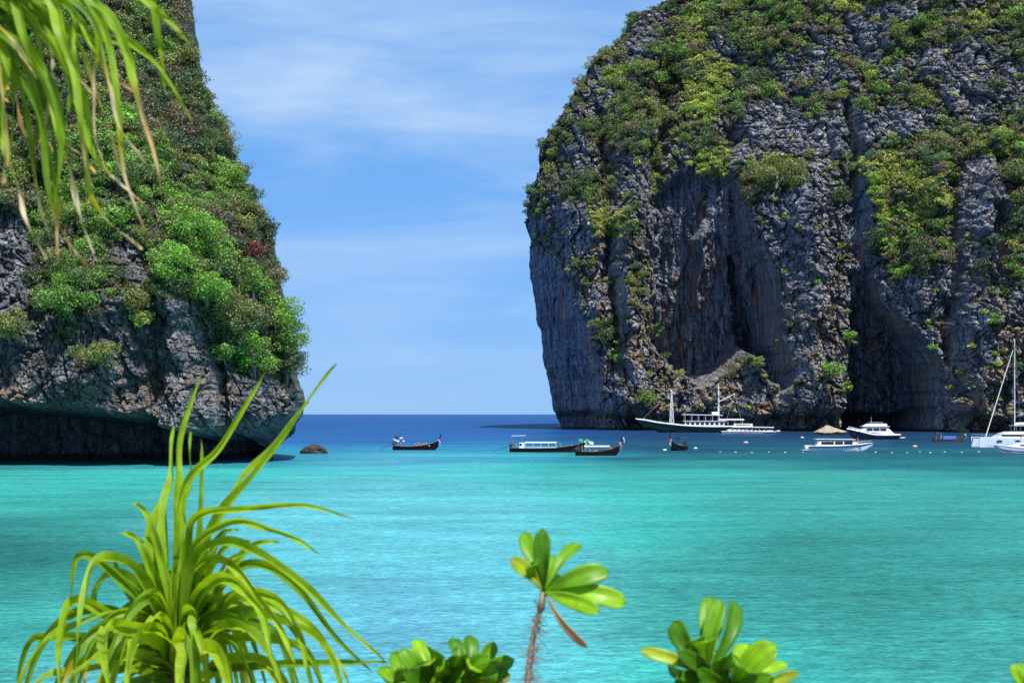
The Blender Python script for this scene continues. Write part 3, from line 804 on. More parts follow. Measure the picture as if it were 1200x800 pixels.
def rock_islet():
    Y = wlY(509.5); k = Y / FPX
    nu, nv = 110, 36
    th = np.linspace(0, 2 * np.pi, nu, endpoint=False); v = np.linspace(0, 1, nv)
    T, Vv = np.meshgrid(th, v)
    zz = np.interp(Vv, [0, .15, .28, .34, .5, .8, .95, 1], [-.8, .3, .75, 1.05, 1.6, 2.7, 3.6, 3.75])
    rr = np.interp(Vv, [0, .15, .28, .34, .5, .8, .95, 1], [.70, .68, .74, 1.0, .80, .34, .10, .005])
    rib = 1 + .07 * (ridged(T * 9, Vv * 2, 501, 3) - .5) + .12 * fbm(np.cos(T) * 2 + 5, np.sin(T) * 2 + Vv, 502, 3)
    x = rr * rib * 6.6 * np.cos(T); x = np.where(x > 0, x * 1.15, x * .85) - 1.0 * Vv; y = rr * rib * 4.5 * np.sin(T)
    z = zz + .35 * fbm(T * 3, Vv * 6, 503, 4) * (Vv > .2) * (Vv < .97)
    a = np.arange(nu * nv).reshape(nv, nu); b = np.concatenate([a, a[:, :1]], 1)
    F = np.stack([b[:-1, :-1], b[:-1, 1:], b[1:, 1:], b[1:, :-1]], -1).reshape(-1, 4)
    o = np_mesh('sea_rock', np.stack([x, y, z], -1).reshape(-1, 3), F, simple('rock_islet', (.33, .28, .20), .9, var=.6, vscale=1.8, bump=1.0))
    o.location = ((972 - 600) * k, Y, 0)
    tag(o, 'pale tan peaked rock in the sea right behind the white speedboat', 'rock')
rock_islet()

# ================================================================== BOATS
def box(bm, c, s, rz=0.0, ry=0.0, bev=0.0):
    M = Matrix.Translation(Vector(c)) @ Matrix.Rotation(rz, 4, 'Z') @ Matrix.Rotation(ry, 4, 'Y') @ Matrix.Diagonal((s[0], s[1], s[2], 1))
    r = bmesh.ops.create_cube(bm, size=1.0, matrix=M)
    if bev:
        es = list({e for v in r['verts'] for e in v.link_edges})
        bmesh.ops.bevel(bm, geom=es, offset=bev, segments=2, affect='EDGES', profile=.6)

def hull_bm(L, beam, keel, sheer, floor=None, n=30, e=.5, f=1.4, x0=0.0, thick=.05, tum=0.0):
    "closed hull from section rings; beam, keel, sheer and floor are functions of t = 0 (stern) .. 1 (bow)"
    bm = bmesh.new(); rings = []
    us = [1, .8, .6, .42, .25, .1, 0]
    for i in range(n + 1):
        t = i / n; b = max(beam(t), .015); k = keel(t); s = sheer(t); fl = floor(t) if floor else s - .06
        x = x0 + (t - .5) * L
        ring = []
        for u in us: ring.append((x, -b * u ** e * (1 - tum * u), k + (s - k) * u ** f))
        for u in us[-2::-1]: ring.append((x, b * u ** e * (1 - tum * u), k + (s - k) * u ** f))
        bi = max(b * (1 - tum) - thick, .008)
        ring += [(x, bi, s), (x, bi * .93, fl), (x, -bi * .93, fl), (x, -bi, s)]
        rings.append([bm.verts.new(p) for p in ring])
    m = len(rings[0])
    for a, b in zip(rings, rings[1:]):
        for k in range(m): bm.faces.new((a[k], a[(k + 1) % m], b[(k + 1) % m], b[k]))
    bm.faces.new(rings[0]); bm.faces.new(rings[-1][::-1])
    return bm
def rail_bm(L, beam, z, r=.035, n=24, t0=0.0, t1=1.0, out=1.0, tum=0.0):
    bm = bmesh.new()
    for sgn in (-1, 1):
        bm_tube(bm, [((t0 + (t1 - t0) * i / n - .5) * L, sgn * beam(t0 + (t1 - t0) * i / n) * (1 - tum) * out, z(t0 + (t1 - t0) * i / n)) for i in range(n + 1)], [r] * (n + 1), 4)
    return bm

M_ = {
 'hull_black': simple('hull_black', (.005, .005, .006), .7, spec=.12, var=.4, vscale=1.5), 'hull_brown': simple('hull_brown', (.06, .032, .022), .6, var=.4, vscale=1.5),
 'wood': simple('wood', (.30, .19, .10), .6, var=.3), 'white': simple('white_paint', (.66, .67, .69), .3, var=.06, vscale=.8, coat=.3),
 'pale': simple('shade_blue_gelcoat', (.60, .68, .78), .3, var=.08, vscale=.8, coat=.3), 'glass': simple('dark_glass', (.015, .02, .03), .08, var=.1),  # hull gelcoat: white with bluish shade painted into the colour
 'navy': simple('navy_paint', (.012, .018, .05), .25, var=.1), 'green': simple('green_paint', (.006, .045, .03), .35, var=.2),
 'metal': simple('grey_metal', (.30, .31, .33), .4, .6), 'engine': simple('engine_dark', (.04, .04, .045), .5, .3, var=.4), 'blue_tarp': simple('blue_tarp', (.05, .16, .50), .6, var=.2),
 'tan_tarp': simple('canvas', (.62, .60, .55), .8, var=.15), 'red': simple('red_cloth', (.55, .04, .04), .7), 'pink': simple('pink_cloth', (.75, .30, .36), .7), 'white_cloth': simple('white_cloth', (.75, .74, .72), .8),
 'green_cloth': simple('green_cloth', (.05, .45, .16), .7), 'rubber': simple('rubber_red', (.45, .06, .07), .6), 'orange': simple('orange_float', (.60, .28, .30), .5), 'float': simple('white_float', (.46, .40, .43), .5),
 'skin': simple('skin', (.42, .24, .16), .6, var=.05), 'hair': simple('hair', (.015, .012, .01), .6), 'dark_cloth': simple('dark_cloth', (.03, .03, .045), .8), 'rope': simple('rope', (.35, .33, .28), .8)}

def lerpf(pts):
    xs = [p[0] for p in pts]; ys = [p[1] for p in pts]
    def f(t):
        k = 0
        while k < len(xs) - 2 and t > xs[k + 1]: k += 1
        u = (t - xs[k]) / (xs[k + 1] - xs[k]); u = min(max(u, 0), 1)
        p0 = ys[max(k - 1, 0)]; p1 = ys[k]; p2 = ys[k + 1]; p3 = ys[min(k + 2, len(ys) - 1)]
        return p1 + .5 * u * (p2 - p0 + u * (2 * p0 - 5 * p1 + 4 * p2 - p3 + u * (3 * (p1 - p2) + p3 - p0)))
    return f

# ---- people ------------------------------------------------------
def body_mesh(pose):
    if pose == 'sit':
        J = [(0, 0, .50), (0, 0, .72), (.02, 0, .95), (.03, 0, 1.06), (.05, 0, 1.17), (.06, 0, 1.27),
             (0, .17, .98), (.12, .22, .76), (.30, .14, .64), (0, -.17, .98), (.13, -.22, .76), (.32, -.12, .66),
             (.02, .10, .48), (.42, .13, .50), (.44, .13, .08), (.55, .14, .04), (.02, -.10, .48), (.43, -.14, .50), (.40, -.14, .08), (.51, -.15, .04)]
    else:
        J = [(0, 0, .93), (0, 0, 1.15), (.0, 0, 1.36), (.01, 0, 1.46), (.02, 0, 1.56), (.03, 0, 1.66),
             (0, .18, 1.39), (.02, .25, 1.13), (.16, .22, .92), (0, -.18, 1.39), (.05, -.26, 1.14), (.22, -.20, 1.02),
             (0, .09, .90), (.03, .11, .50), (-.02, .12, .08), (.12, .13, .04), (0, -.09, .90), (.06, -.11, .50), (.03, -.12, .08), (.16, -.13, .04)]
    r = [.15, .13, .15, .06, .085, .075, .07, .045, .035, .07, .045, .035, .10, .065, .045, .035, .10, .065, .045, .035]
    E = [(0, 1), (1, 2), (2, 3), (3, 4), (4, 5), (2, 6), (6, 7), (7, 8), (2, 9), (9, 10), (10, 11), (0, 12), (12, 13), (13, 14), (14, 15), (0, 16), (16, 17), (17, 18), (18, 19)]
    me = bpy.data.meshes.new('figure_' + pose); me.from_pydata(J, E, [])
    o = bpy.data.objects.new('figure_tmp', me); COL.objects.link(o)
    sk = o.modifiers.new('skin', 'SKIN'); 
    me.update()
    if not me.skin_vertices:
        bpy.context.view_layer.objects.active = o
        bpy.ops.mesh.customdata_skin_add()
    for i, v in enumerate(me.skin_vertices[0].data):
        v.radius = (r[i], r[i] * (1.0 if i > 2 else 1.15)); v.use_root = (i == 0)
    ss = o.modifiers.new('sub', 'SUBSURF'); ss.levels = 1; ss.render_levels = 1
    dg = bpy.context.evaluated_depsgraph_get(); dg.update()
    out = bpy.data.meshes.new_from_object(o.evaluated_get(dg))
    bpy.data.objects.remove(o); bpy.data.meshes.remove(me)
    mi = []
    for p in out.polygons:
        c = p.center; hz = .5 if pose == 'sit' else .93
        zn = 1.02 if pose == 'sit' else 1.42
        arm = abs(c.y) > .2 and c.z < zn - .17 and c.z > hz
        if c.z > zn + .03: k = 0
        elif arm or (pose == 'sit' and c.x > .2 and c.z > .58): k = 0
        elif c.z > hz + .04: k = 1
        elif (pose == 'sit' and c.x < .40 and c.z > .35) or (pose != 'sit' and c.z > .52): k = 2
        else: k = 0
        mi.append(k)
    out.polygons.foreach_set('material_index', mi)
    out.polygons.foreach_set('use_smooth', [True] * len(out.polygons))
    return out
BODY = {k: body_mesh(k) for k in ('sit', 'stand')}
def person(label, root, x, y, z, pose='sit', face=0.0, shirt='white_cloth', shorts='dark_cloth', group=None, hat=None):
    me = BODY[pose].copy()
    me.materials.clear()
    for m in (M_['skin'], M_[shirt], M_[shorts]): me.materials.append(m)
    o = bpy.data.objects.new('person', me); COL.objects.link(o)
    o.matrix_world = Matrix.Translation(root.location) @ Matrix.Rotation(root.rotation_euler.z, 4, 'Z') @ Matrix.Translation((x, y, z)) @ Matrix.Rotation(face, 4, 'Z')
    tag(o, label, 'person', group)
    hz = 1.22 if pose == 'sit' else 1.61
    bm = bmesh.new()
    bmesh.ops.create_uvsphere(bm, u_segments=12, v_segments=8, radius=.12, matrix=Matrix.Translation((.03, 0, hz + .05)) @ Matrix.Diagonal((1.05, .92, .95, 1)))
    bmesh.ops.bisect_plane(bm, geom=bm.verts[:] + bm.edges[:] + bm.faces[:], plane_co=(.03, 0, hz + .02), plane_no=(.5, 0, 1), clear_inner=True)
    h = bm_obj('hair' if not hat else 'sun_hat', bm, M_[hat or 'hair'], o, True)
    return o

# ---- long-tail boats ----------------------------------------------
def longtail(label, px, wl, L, rz, hull='hull_black', prow_h=3.3, canopy=None, ribbons=('red', 'white_cloth'), tail=3.4, beam=.95, freeboard=.75, clutter=()):
    Y = wlY(wl); X = (px - 600) / FPX * Y
    root = empty('longtail_boat', (X, Y, 0), rz)
    tag(root, label, 'boat', 'long-tail boats moored in the bay')
    bf = lerpf([(0, .45 * beam), (.2, .85 * beam), (.45, beam), (.75, .72 * beam), (.92, .3 * beam), (1, .07)])
    kf = lerpf([(0, -.25), (.5, -.42), (.8, -.3), (.94, .1), (1, .7)])
    sf = lerpf([(0, freeboard + .15), (.3, freeboard), (.6, freeboard + .15), (.85, freeboard + .65), (1, freeboard + 1.25)])
    bm_obj('hull', hull_bm(L, bf, kf, sf, lambda t: max(kf(t) + .35, .12), n=34), M_[hull], root, False)
    bm_obj('gunwale', rail_bm(L, bf, lambda t: sf(t) + .02, .04), M_['hull_brown'], root)
    bm = bmesh.new()
    xb = L * .5
    bm_tube(bm, [(xb - .25, 0, freeboard + .7), (xb + .05, 0, freeboard + 1.3), (xb + .28, 0, prow_h * .72), (xb + .62, 0, prow_h)], [.10, .13, .12, .10], 7)
    prow = bm_obj('prow', bm, M_['hull_black'] if hull != 'hull_brown' else M_['hull_brown'], root)
    for k, rc in enumerate(ribbons):
        bm = bmesh.new()
        zz = freeboard + 1.45 + k * .28
        bm_tube(bm, [(xb + .06 + k * .07, 0, zz - .12), (xb + .13 + k * .08, 0, zz + .16)], [.19, .17], 8)
        for q in range(3):
            y0 = (q - 1) * .09
            bm_tube(bm, [(xb + .2, y0, zz), (xb + .34 + q * .03, y0 * 1.4, zz - .5), (xb + .30, y0 * 1.6, zz - 1.05 - .1 * q)], [.05, .06, .03], 5)
        bm_obj('ribbon', bm, M_[rc], root)
    # engine on its swivel with the long shaft
    bm = bmesh.new(); xs = -L * .5
    box(bm, (xs + .35, 0, freeboard + .62), (.95, .42, .42), bev=.06); box(bm, (xs + .45, 0, freeboard + .92), (.5, .34, .24), bev=.05)
    bm_tube(bm, [(xs + .3, .15, freeboard + .95), (xs + .3, .15, freeboard + 1.35)], [.05, .06], 6)
    bm_tube(bm, [(xs + .8, 0, freeboard + .7), (xs + 1.7, .1, freeboard + .95)], [.03, .03], 5)
    bm_tube(bm, [(xs + .25, 0, freeboard + .5), (xs + .25, 0, freeboard - .1)], [.09, .12], 6)
    bm_obj('engine', bm, M_['engine'], root)
    bm = bmesh.new()
    bm_tube(bm, [(xs, 0, freeboard + .5), (xs - tail * .6, .1, freeboard * .35 + .25), (xs - tail, .15, -.12)], [.06, .05, .05], 6)
    sh = bm_obj('tail_shaft', bm, M_['engine'], root)
    # thwarts
    for t in (.28, .42, .56, .70):
        bm = bmesh.new(); box(bm, ((t - .5) * L, 0, sf(t) - .22), (.26, 2 * bf(t) * .9, .05)); bm_obj('bench', bm, M_['wood'], root)
    if canopy:
        x0, x1, zc, roofm, postm = canopy
        bw = beam * .82
        bm = bmesh.new(); n = 10; V = []
        for i in range(n + 1):
            u = i / n * 2 - 1
            V.append([bm.verts.new((x, u * bw, zc + .18 * (1 - u * u) + dz)) for x, dz in ((x0, 0), (x1, 0))] + [bm.verts.new((x, u * bw, zc + .18 * (1 - u * u) - .07)) for x in (x0, x1)])
        for a, b in zip(V, V[1:]):
            bm.faces.new((a[0], a[1], b[1], b[0])); bm.faces.new((a[3], a[2], b[2], b[3])); bm.faces.new((a[1], a[3], b[3], b[1])); bm.faces.new((a[2], a[0], b[0], b[2]))
        for a in (V[0], V[-1]): bm.faces.new((a[0], a[2], a[3], a[1]))
        bm_obj('canopy', bm, M_[roofm], root)
        npst = max(2, int(round((x1 - x0) / 1.5)) + 1)
        for i in range(npst):
            xx = x0 + .1 + (x1 - x0 - .2) * i / (npst - 1)
            for sgn in (-1, 1):
                bm = bmesh.new(); bm_tube(bm, [(xx, sgn * bw * .96, sf(xx / L + .5) - .05), (xx, sgn * bw * .96, zc - .02)], [.045, .045], 6); bm_obj('post', bm, M_[postm], root)
    return root, sf

# leftmost
b1, s1 = longtail('dark long-tail boat nearest the left headland, its bow pointing right', 487, 527, 10.2, 0, prow_h=3.6, ribbons=('pink',), tail=3.2)
for k, (dx, dy, dz, m, sz) in enumerate([(-3.8, .2, 1.9, 'white_cloth', (.9, .7, .5)), (-4.6, -.1, 2.2, 'white_cloth', (1.0, .6, .28)), (-4.2, .2, 2.9, 'dark_cloth', (1.1, .8, .6)), (-3.2, -.3, 2.6, 'white_cloth', (.4, .4, .9)), (-2.7, .1, 1.9, 'white_cloth', (.4, .5, .4))]):
    bm = bmesh.new(); bmesh.ops.create_icosphere(bm, subdivisions=2, radius=.5, matrix=Matrix.Translation((dx, dy, dz)) @ Matrix.Rotation(.4 * k, 4, 'Y') @ Matrix.Diagonal((*sz, 1)))
    for v in bm.verts: v.co += Vector((random.uniform(-.05, .05), random.uniform(-.05, .05), random.uniform(-.05, .05)))
    bm_obj('tarp_bundle', bm, M_[m], b1, True)
for xx in (-4.7, -2.8):
    for sg in (-1, 1):
        bm = bmesh.new(); bm_tube(bm, [(xx, .45 * sg, .6), (xx, .4 * sg, 2.9)], [.04, .04], 6); bm_obj('post', bm, M_['wood'], b1)
person('person in a dark shirt standing by the engine of the leftmost long-tail boat', b1, -3.4, 0, .25, 'stand', 0, 'dark_cloth', 'dark_cloth')
person('person in a pink shirt seated nearest the bow of the leftmost long-tail boat', b1, 2.5, -.1, .55, 'sit', 2.6, 'pink', 'red')
person('person in a white shirt seated amidships in the leftmost long-tail boat', b1, 1.0, -.3, .50, 'sit', .2, 'white_cloth', 'pink')
person('person in a red shirt seated second from the bow of the leftmost long-tail boat', b1, 1.8, .2, .52, 'sit', -.5, 'red', 'dark_cloth')
def jackets(label, root, x0, x1, w, z, mats):
    bm = bmesh.new()
    for i in range(16):
        x = x0 + (x1 - x0) * (i + .5) / 16 + random.uniform(-.1, .1)
        box(bm, (x, random.uniform(-w, w), z + random.uniform(-.1, .18)), (.42, .34, .2), rz=random.uniform(0, 3), ry=random.uniform(-.5, .5), bev=.05)
    for f in bm.faces: f.material_index = (int(f.calc_center_median().x * 7) + int(f.calc_center_median().y * 5)) % len(mats)
    o = bm_obj('life_jackets', bm, [M_[m] for m in mats], None)
    o.matrix_world = Matrix.Translation(root.location) @ Matrix.Rotation(root.rotation_euler.z, 4, 'Z')
    tag(o, label, 'life jackets')
jackets('heap of pink, red and white life jackets in the leftmost long-tail boat', b1, .2, 3.4, .45, .95, ['pink', 'red', 'white_cloth', 'dark_cloth'])
person('person in blue seated furthest back of the passengers in the leftmost long-tail boat', b1, -.2, .25, .5, 'sit', 0, 'blue_tarp', 'dark_cloth')
person('person in a pale pink top standing amidships in the leftmost long-tail boat', b1, .5, -.1, .25, 'stand', .4, 'pink', 'white_cloth')
# second: long with white canopy frame
b2, s2 = longtail('long black long-tail boat with a white framed canopy, bow behind the smaller boat', 641, 529.5, 15.8, -.03, prow_h=2.5, ribbons=('white_cloth',), canopy=(-4.6, 2.0, 2.0, 'white', 'white'), tail=4.0, beam=1.15, freeboard=.72)
bm = bmesh.new(); box(bm, (-5.3, 0, 1.35), (1.2, 1.5, 1.3), bev=.12); cab = bm_obj('wheelhouse', bm, M_['white'], b2)
bm = bmesh.new(); box(bm, (-5.55, 0, 1.6), (.5, 1.53, .5)); bm_obj('window', bm, M_['glass'], cab)
bm = bmesh.new(); box(bm, (-6.0, 0, 3.45), (3.0, 1.5, .07), ry=-.03, bev=.02); sr = bm_obj('sun_roof', bm, M_['white_cloth'], b2)
for xx in (-7.2, -5.2):
    for sg in (-1, 1):
        bm = bmesh.new(); bm_tube(bm, [(xx, .6 * sg, .7), (xx, .6 * sg, 3.42)], [.04, .04], 6); bm_obj('post', bm, M_['wood'], b2)
bm = bmesh.new()
for sg in (-1, 1): box(bm, (-1.3, 1.0 * sg, 1.02), (6.4, .05, .14))
bm_obj('side_board', bm, M_['white'], b2)
person('person in a dark shirt standing at the stern wheelhouse of the long canopied boat', b2, -6.6, 0, .3, 'stand', 0, 'dark_cloth', 'dark_cloth')
person('person in a pink shirt standing just ahead of the white canopy', b2, 2.7, -.2, .45, 'stand', .6, 'pink', 'white_cloth')
person('person in white seated alone towards the bow of the long canopied boat', b2, 5.2, 0, .55, 'sit', 0, 'white_cloth', 'dark_cloth')
# third
b3, s3 = longtail('small black long-tail boat with green flags at the stern and red ribbons on its prow', 700, 533.5, 8.5, .05, prow_h=3.7, ribbons=('red', 'pink'), canopy=(-2.6, 2.3, 1.75, 'tan_tarp', 'wood'), tail=1.6, freeboard=.68)
bm = bmesh.new(); bm_tube(bm, [(4.9, .05, 3.5), (5.15, .1, 3.3), (5.3, .12, 2.5)], [.10, .12, .05], 6); bm_obj('tassel', bm, M_['white_cloth'], b3)
for k, (xx, hh) in enumerate(((-3.6, 3.3), (-2.3, 3.2), (-1.6, 2.8))):
    bm = bmesh.new(); bm_tube(bm, [(xx, -.2, .7), (xx, -.2, hh)], [.03, .03], 5); fp = bm_obj('flag_pole', bm, M_['metal'], b3)
    bm = bmesh.new()
    V = [[bm.verts.new((xx + .8 * i / 6, -.2 + .08 * math.sin(i * 1.5) + e, hh - .55 * j - .14 * i / 6)) for i in range(7)] for j in (0, 1) for e in (0,)]
    for i in range(6): bm.faces.new((V[0][i], V[0][i + 1], V[1][i + 1], V[1][i]))
    fo = bm_obj('flag', bm, M_['green_cloth' if k < 2 else 'white_cloth'], fp)
    sd = fo.modifiers.new('thick', 'SOLIDIFY'); sd.thickness = .02
person('person in pink at the stern of the boat with green flags', b3, -3.0, 0, .3, 'stand', 0, 'pink', 'dark_cloth')
person('person in blue under the canopy of the boat with green flags, towards the stern', b3, -1.2, -.3, .35, 'sit', 0, 'blue_tarp', 'white_cloth')
person('person in white seated just ahead of the canopy of the boat with red prow ribbons', b3, 2.6, 0, .5, 'sit', 2.8, 'white_cloth', 'dark_cloth')
jackets('heap of white and dark gear under the canopy of the boat with green flags', b3, -1.8, 2.6, .4, .95, ['white_cloth', 'dark_cloth', 'pink'])
# fourth, seen end on, dark canopy
b4, s4 = longtail('small dark long-tail boat with a black roof seen almost end on before the green ship', 795, 527.5, 9.0, R(180 + 62), hull='hull_black', prow_h=4.1, ribbons=('white_cloth', 'red'), canopy=(-3.4, .2, 2.7, 'dark_cloth', 'hull_brown'), tail=2.5, beam=1.25, freeboard=.85)
bm = bmesh.new(); box(bm, (1.4, 0, 1.15), (1.6, 1.7, .5), bev=.1); bm_obj('foredeck_cover', bm, M_['blue_tarp'], b4)
person('person in a dark shirt seated under the black roof of the end-on boat', b4, -1.2, .2, .4, 'sit', .2, 'dark_cloth', 'dark_cloth')
# fifth, far right, blue tarp
b5, s5 = longtail('brown long-tail boat with a blue tarpaulin shelter moored by the dark cave', 1112, 517.3, 9.3, 0, hull='hull_brown', prow_h=2.7, ribbons=('white_cloth', 'red'), canopy=(-3.9, -2.2, 2.5, 'dark_cloth', 'metal'), tail=1.2, freeboard=.62)
bm = bmesh.new(); box(bm, (0, 0, 1.1), (3.8, 1.6, .95), bev=.12); bm_obj('tarpaulin', bm, M_['blue_tarp'], b5)
person('person in pink seated at the stern of the boat with the blue tarpaulin', b5, -4.0, 0, .35, 'sit', 0, 'pink', 'dark_cloth')
person('person in a dark shirt standing beside the blue tarpaulin', b5, -2.4, 0, .3, 'stand', 1.2, 'dark_cloth', 'blue_tarp')

# ---- green excursion ship ------------------------------------------
def ship():
    Y = wlY(506.4); k = Y / FPX
    X = (814 - 600) * k
    root = empty('excursion_ship', (X, Y, 0), math.pi)
    tag(root, 'long green and white two masted excursion ship moored before the tall cliff', 'ship')
    L = 132 * k
    lx = lambda px: -(px - 814) * k       # bow points left
    lz = lambda py: (506.4 - py) * k
    bf = lerpf([(0, 2.6), (.25, 3.6), (.5, 3.9), (.75, 3.0), (.92, 1.2), (1, .15)])
    kf = lerpf([(0, -.4), (.2, -1.2), (.6, -1.2), (.78, -.5), (.9, 1.9), (1, 4.6)])
    sf = lerpf([(0, 2.6), (.35, 2.4), (.6, 2.9), (.82, 4.1), (1, 5.6)])
    bm_obj('hull', hull_bm(L, bf, kf, sf, n=44, thick=.15), M_['green'], root)
    sb = rail_bm(L, bf, lambda t: sf(t) + .12, .34, 44, out=1.0); bm_obj('bulwark', sb, M_['white'], root)
    bm = bmesh.new(); bm_tube(bm, [(L / 2 - 1, 0, 5.4), (L / 2 + 1.2, 0, 6.0)], [.22, .1], 6); bm_obj('bowsprit', bm, M_['white'], root)
    # deckhouse
    bm = bmesh.new(); x0, x1 = lx(848), lx(802)
    box(bm, ((x0 + x1) / 2, 0, 3.6), (x1 - x0, 5.2, 2.3), bev=.1); dh = bm_obj('deckhouse', bm, M_['white'], root)
    for i in range(8):
        xx = x0 + 1.2 + (x1 - x0 - 2.4) * i / 7
        bm = bmesh.new(); box(bm, (xx, 0, 3.85), (1.35, 5.26, 1.25)); bm_obj('window', bm, M_['glass'], dh)
    bm = bmesh.new(); box(bm, ((x0 + x1) / 2, 0, 4.95), (x1 - x0 + 1.6, 6.0, .22), bev=.05); bm_obj('upper_deck', bm, M_['white'], root)
    bm = bmesh.new(); box(bm, (lx(870), 0, 3.0), (lx(858) - lx(880), 5.0, 1.6), bev=.1); ad = bm_obj('aft_house', bm, M_['white'], root)
    bm = bmesh.new(); box(bm, (lx(870), 0, 3.1), (6.2, 5.06, .7)); bm_obj('window', bm, M_['glass'], ad)
    bm = bmesh.new(); box(bm, ((lx(799) + lx(846)) / 2, 0, lz(486)), (lx(799) - lx(846), 5.6, .30), bev=.08, ry=-.02); bm_obj('sun_roof', bm, M_['white'], root)
    bm = bmesh.new(); box(bm, ((lx(841) + lx(871)) / 2, 0, lz(491.5)), (lx(841) - lx(871), 5.4, .7), bev=.2); bm_obj('sun_roof', bm, M_['white'], root)
    for px in (802, 810, 818, 826, 834, 842):
        for sg in (-1, 1):
            bm = bmesh.new(); bm_tube(bm, [(lx(px), 2.5 * sg, 5.0), (lx(px), 2.5 * sg, lz(486))], [.08, .08], 5); bm_obj('post', bm, M_['white'], root)
    for px in (852, 860, 869):
        for sg in (-1, 1):
            bm = bmesh.new(); bm_tube(bm, [(lx(px), 2.4 * sg, 2.4), (lx(px), 2.4 * sg, lz(491.5))], [.08, .08], 5); bm_obj('post', bm, M_['white'], root)
    bm = bmesh.new(); box(bm, (lx(838), 0, lz(484)), (3.0, 2.4, 1.2), bev=.2); bm_obj('bridge', bm, M_['white'], root)
    # fore mast: lattice tower
    bm = bmesh.new(); mx = lx(787)
    for a, b in ((-1, -1), (-1, 1), (1, -1), (1, 1)):
        bm_tube(bm, [(mx + a * .85, b * .85, 3.6), (mx + a * .18, b * .18, lz(459))], [.15, .1], 5)
    for i in range(9):
        t0 = i / 9; t1 = (i + 1) / 9; w0 = .85 - .67 * t0; w1 = .85 - .67 * t1
        z0 = 3.6 + (lz(459) - 3.6) * t0; z1 = 3.6 + (lz(459) - 3.6) * t1; sg = 1 if i % 2 else -1
        for b in (-1, 1):
            bm_tube(bm, [(mx + sg * w0, b * w0, z0), (mx - sg * w1, b * w1, z1)], [.09, .09], 4)
            bm_tube(bm, [(mx + b * w0, sg * w0, z0), (mx + b * w1, -sg * w1, z1)], [.09, .09], 4)
    box(bm, (mx, 0, lz(458.5)), (.9, .9, .35)); bm_tube(bm, [(mx, 0, 3.5), (mx, 0, lz(456))], [.22, .12], 6)
    fm = bm_obj('mast', bm, M_['white'], root)
    bm = bmesh.new(); mx = lx(842)
    bm_tube(bm, [(mx, 0, 4.8), (mx, 0, lz(466)), (mx, 0, lz(449))], [.42, .32, .12], 8)
    for z in (lz(463), lz(470)): box(bm, (mx, 0, z), (.5, 2.6, .16))
    mm = bm_obj('mast', bm, M_['white'], root)
    bm = bmesh.new(); bm_tube(bm, [(mx, 0, lz(471)), (lx(861.5), 0, lz(461))], [.22, .16], 6); bm_obj('boom', bm, M_['white'], mm)
    for a, b in (((861, 461), (868, 490)), ((861, 461), (852, 490)), ((842, 450), (799, 486)), ((787, 459), (752, 492)), ((842, 450), (787, 460))):
        bm = bmesh.new(); bm_tube(bm, [(lx(a[0]), 0, lz(a[1])), (lx(b[0]), 0, lz(b[1]))], [.05, .05], 4); bm_obj('stay', bm, M_['rope'], root)
    bm = bmesh.new()
    for t in [i / 16 for i in range(17)]:
        for sg in (-1, 1): bm_tube(bm, [((.55 + .40 * t - .5) * L, sg * bf(.55 + .40 * t), sf(.55 + .40 * t) + .3), ((.55 + .40 * t - .5) * L, sg * bf(.55 + .40 * t), sf(.55 + .40 * t) + 1.0)], [.04, .04], 4)
    bm_obj('rail_posts', bm, M_['white'], root)
ship()

# ---- motor boats ----------------------------------------------------
def cabin_bm(pts_side, w0, w1):
    "side outline (x, z) list swept across the beam, narrower at the top"
    bm = bmesh.new(); n = len(pts_side); zs = [p[1] for p in pts_side]; z0, z1 = min(zs), max(zs)
    A = []
    for sg in (-1, 1):
        A.append([bm.verts.new((x, sg * (w0 + (w1 - w0) * (z - z0) / max(z1 - z0, .01)), z)) for x, z in pts_side])
    bm.faces.new(A[0]); bm.faces.new(A[1][::-1])
    for i in range(n): bm.faces.new((A[0][i], A[0][(i + 1) % n], A[1][(i + 1) % n], A[1][i]))
    bmesh.ops.recalc_face_normals(bm, faces=bm.faces)
    return bm
def motor_hull(root, L, B, fb, bow, m, stripe=None, n=34, stripe_z=.72, draft=.5):
    bf = lerpf([(0, B * .86), (.4, B), (.7, B * .82), (.9, B * .36), (1, .05)])
    kf = lerpf([(0, -draft), (.6, -draft), (.85, -.1), (1, bow * .72)])
    sf = lerpf([(0, fb), (.5, fb * 1.05), (.8, fb + (bow - fb) * .6), (1, bow)])
    bm_obj('hull', hull_bm(L, bf, kf, sf, n=n, e=.32, f=1.2, thick=.12), M_[m], root, False)
    if stripe: bm_obj('stripe', rail_bm(L, bf, lambda t: kf(t) + (sf(t) - kf(t)) * stripe_z, .11, out=.985), M_[stripe], root)
    bm_obj('rub_rail', rail_bm(L, bf, lambda t: sf(t) + .03, .07), M_['white'], root)
    return bf, sf

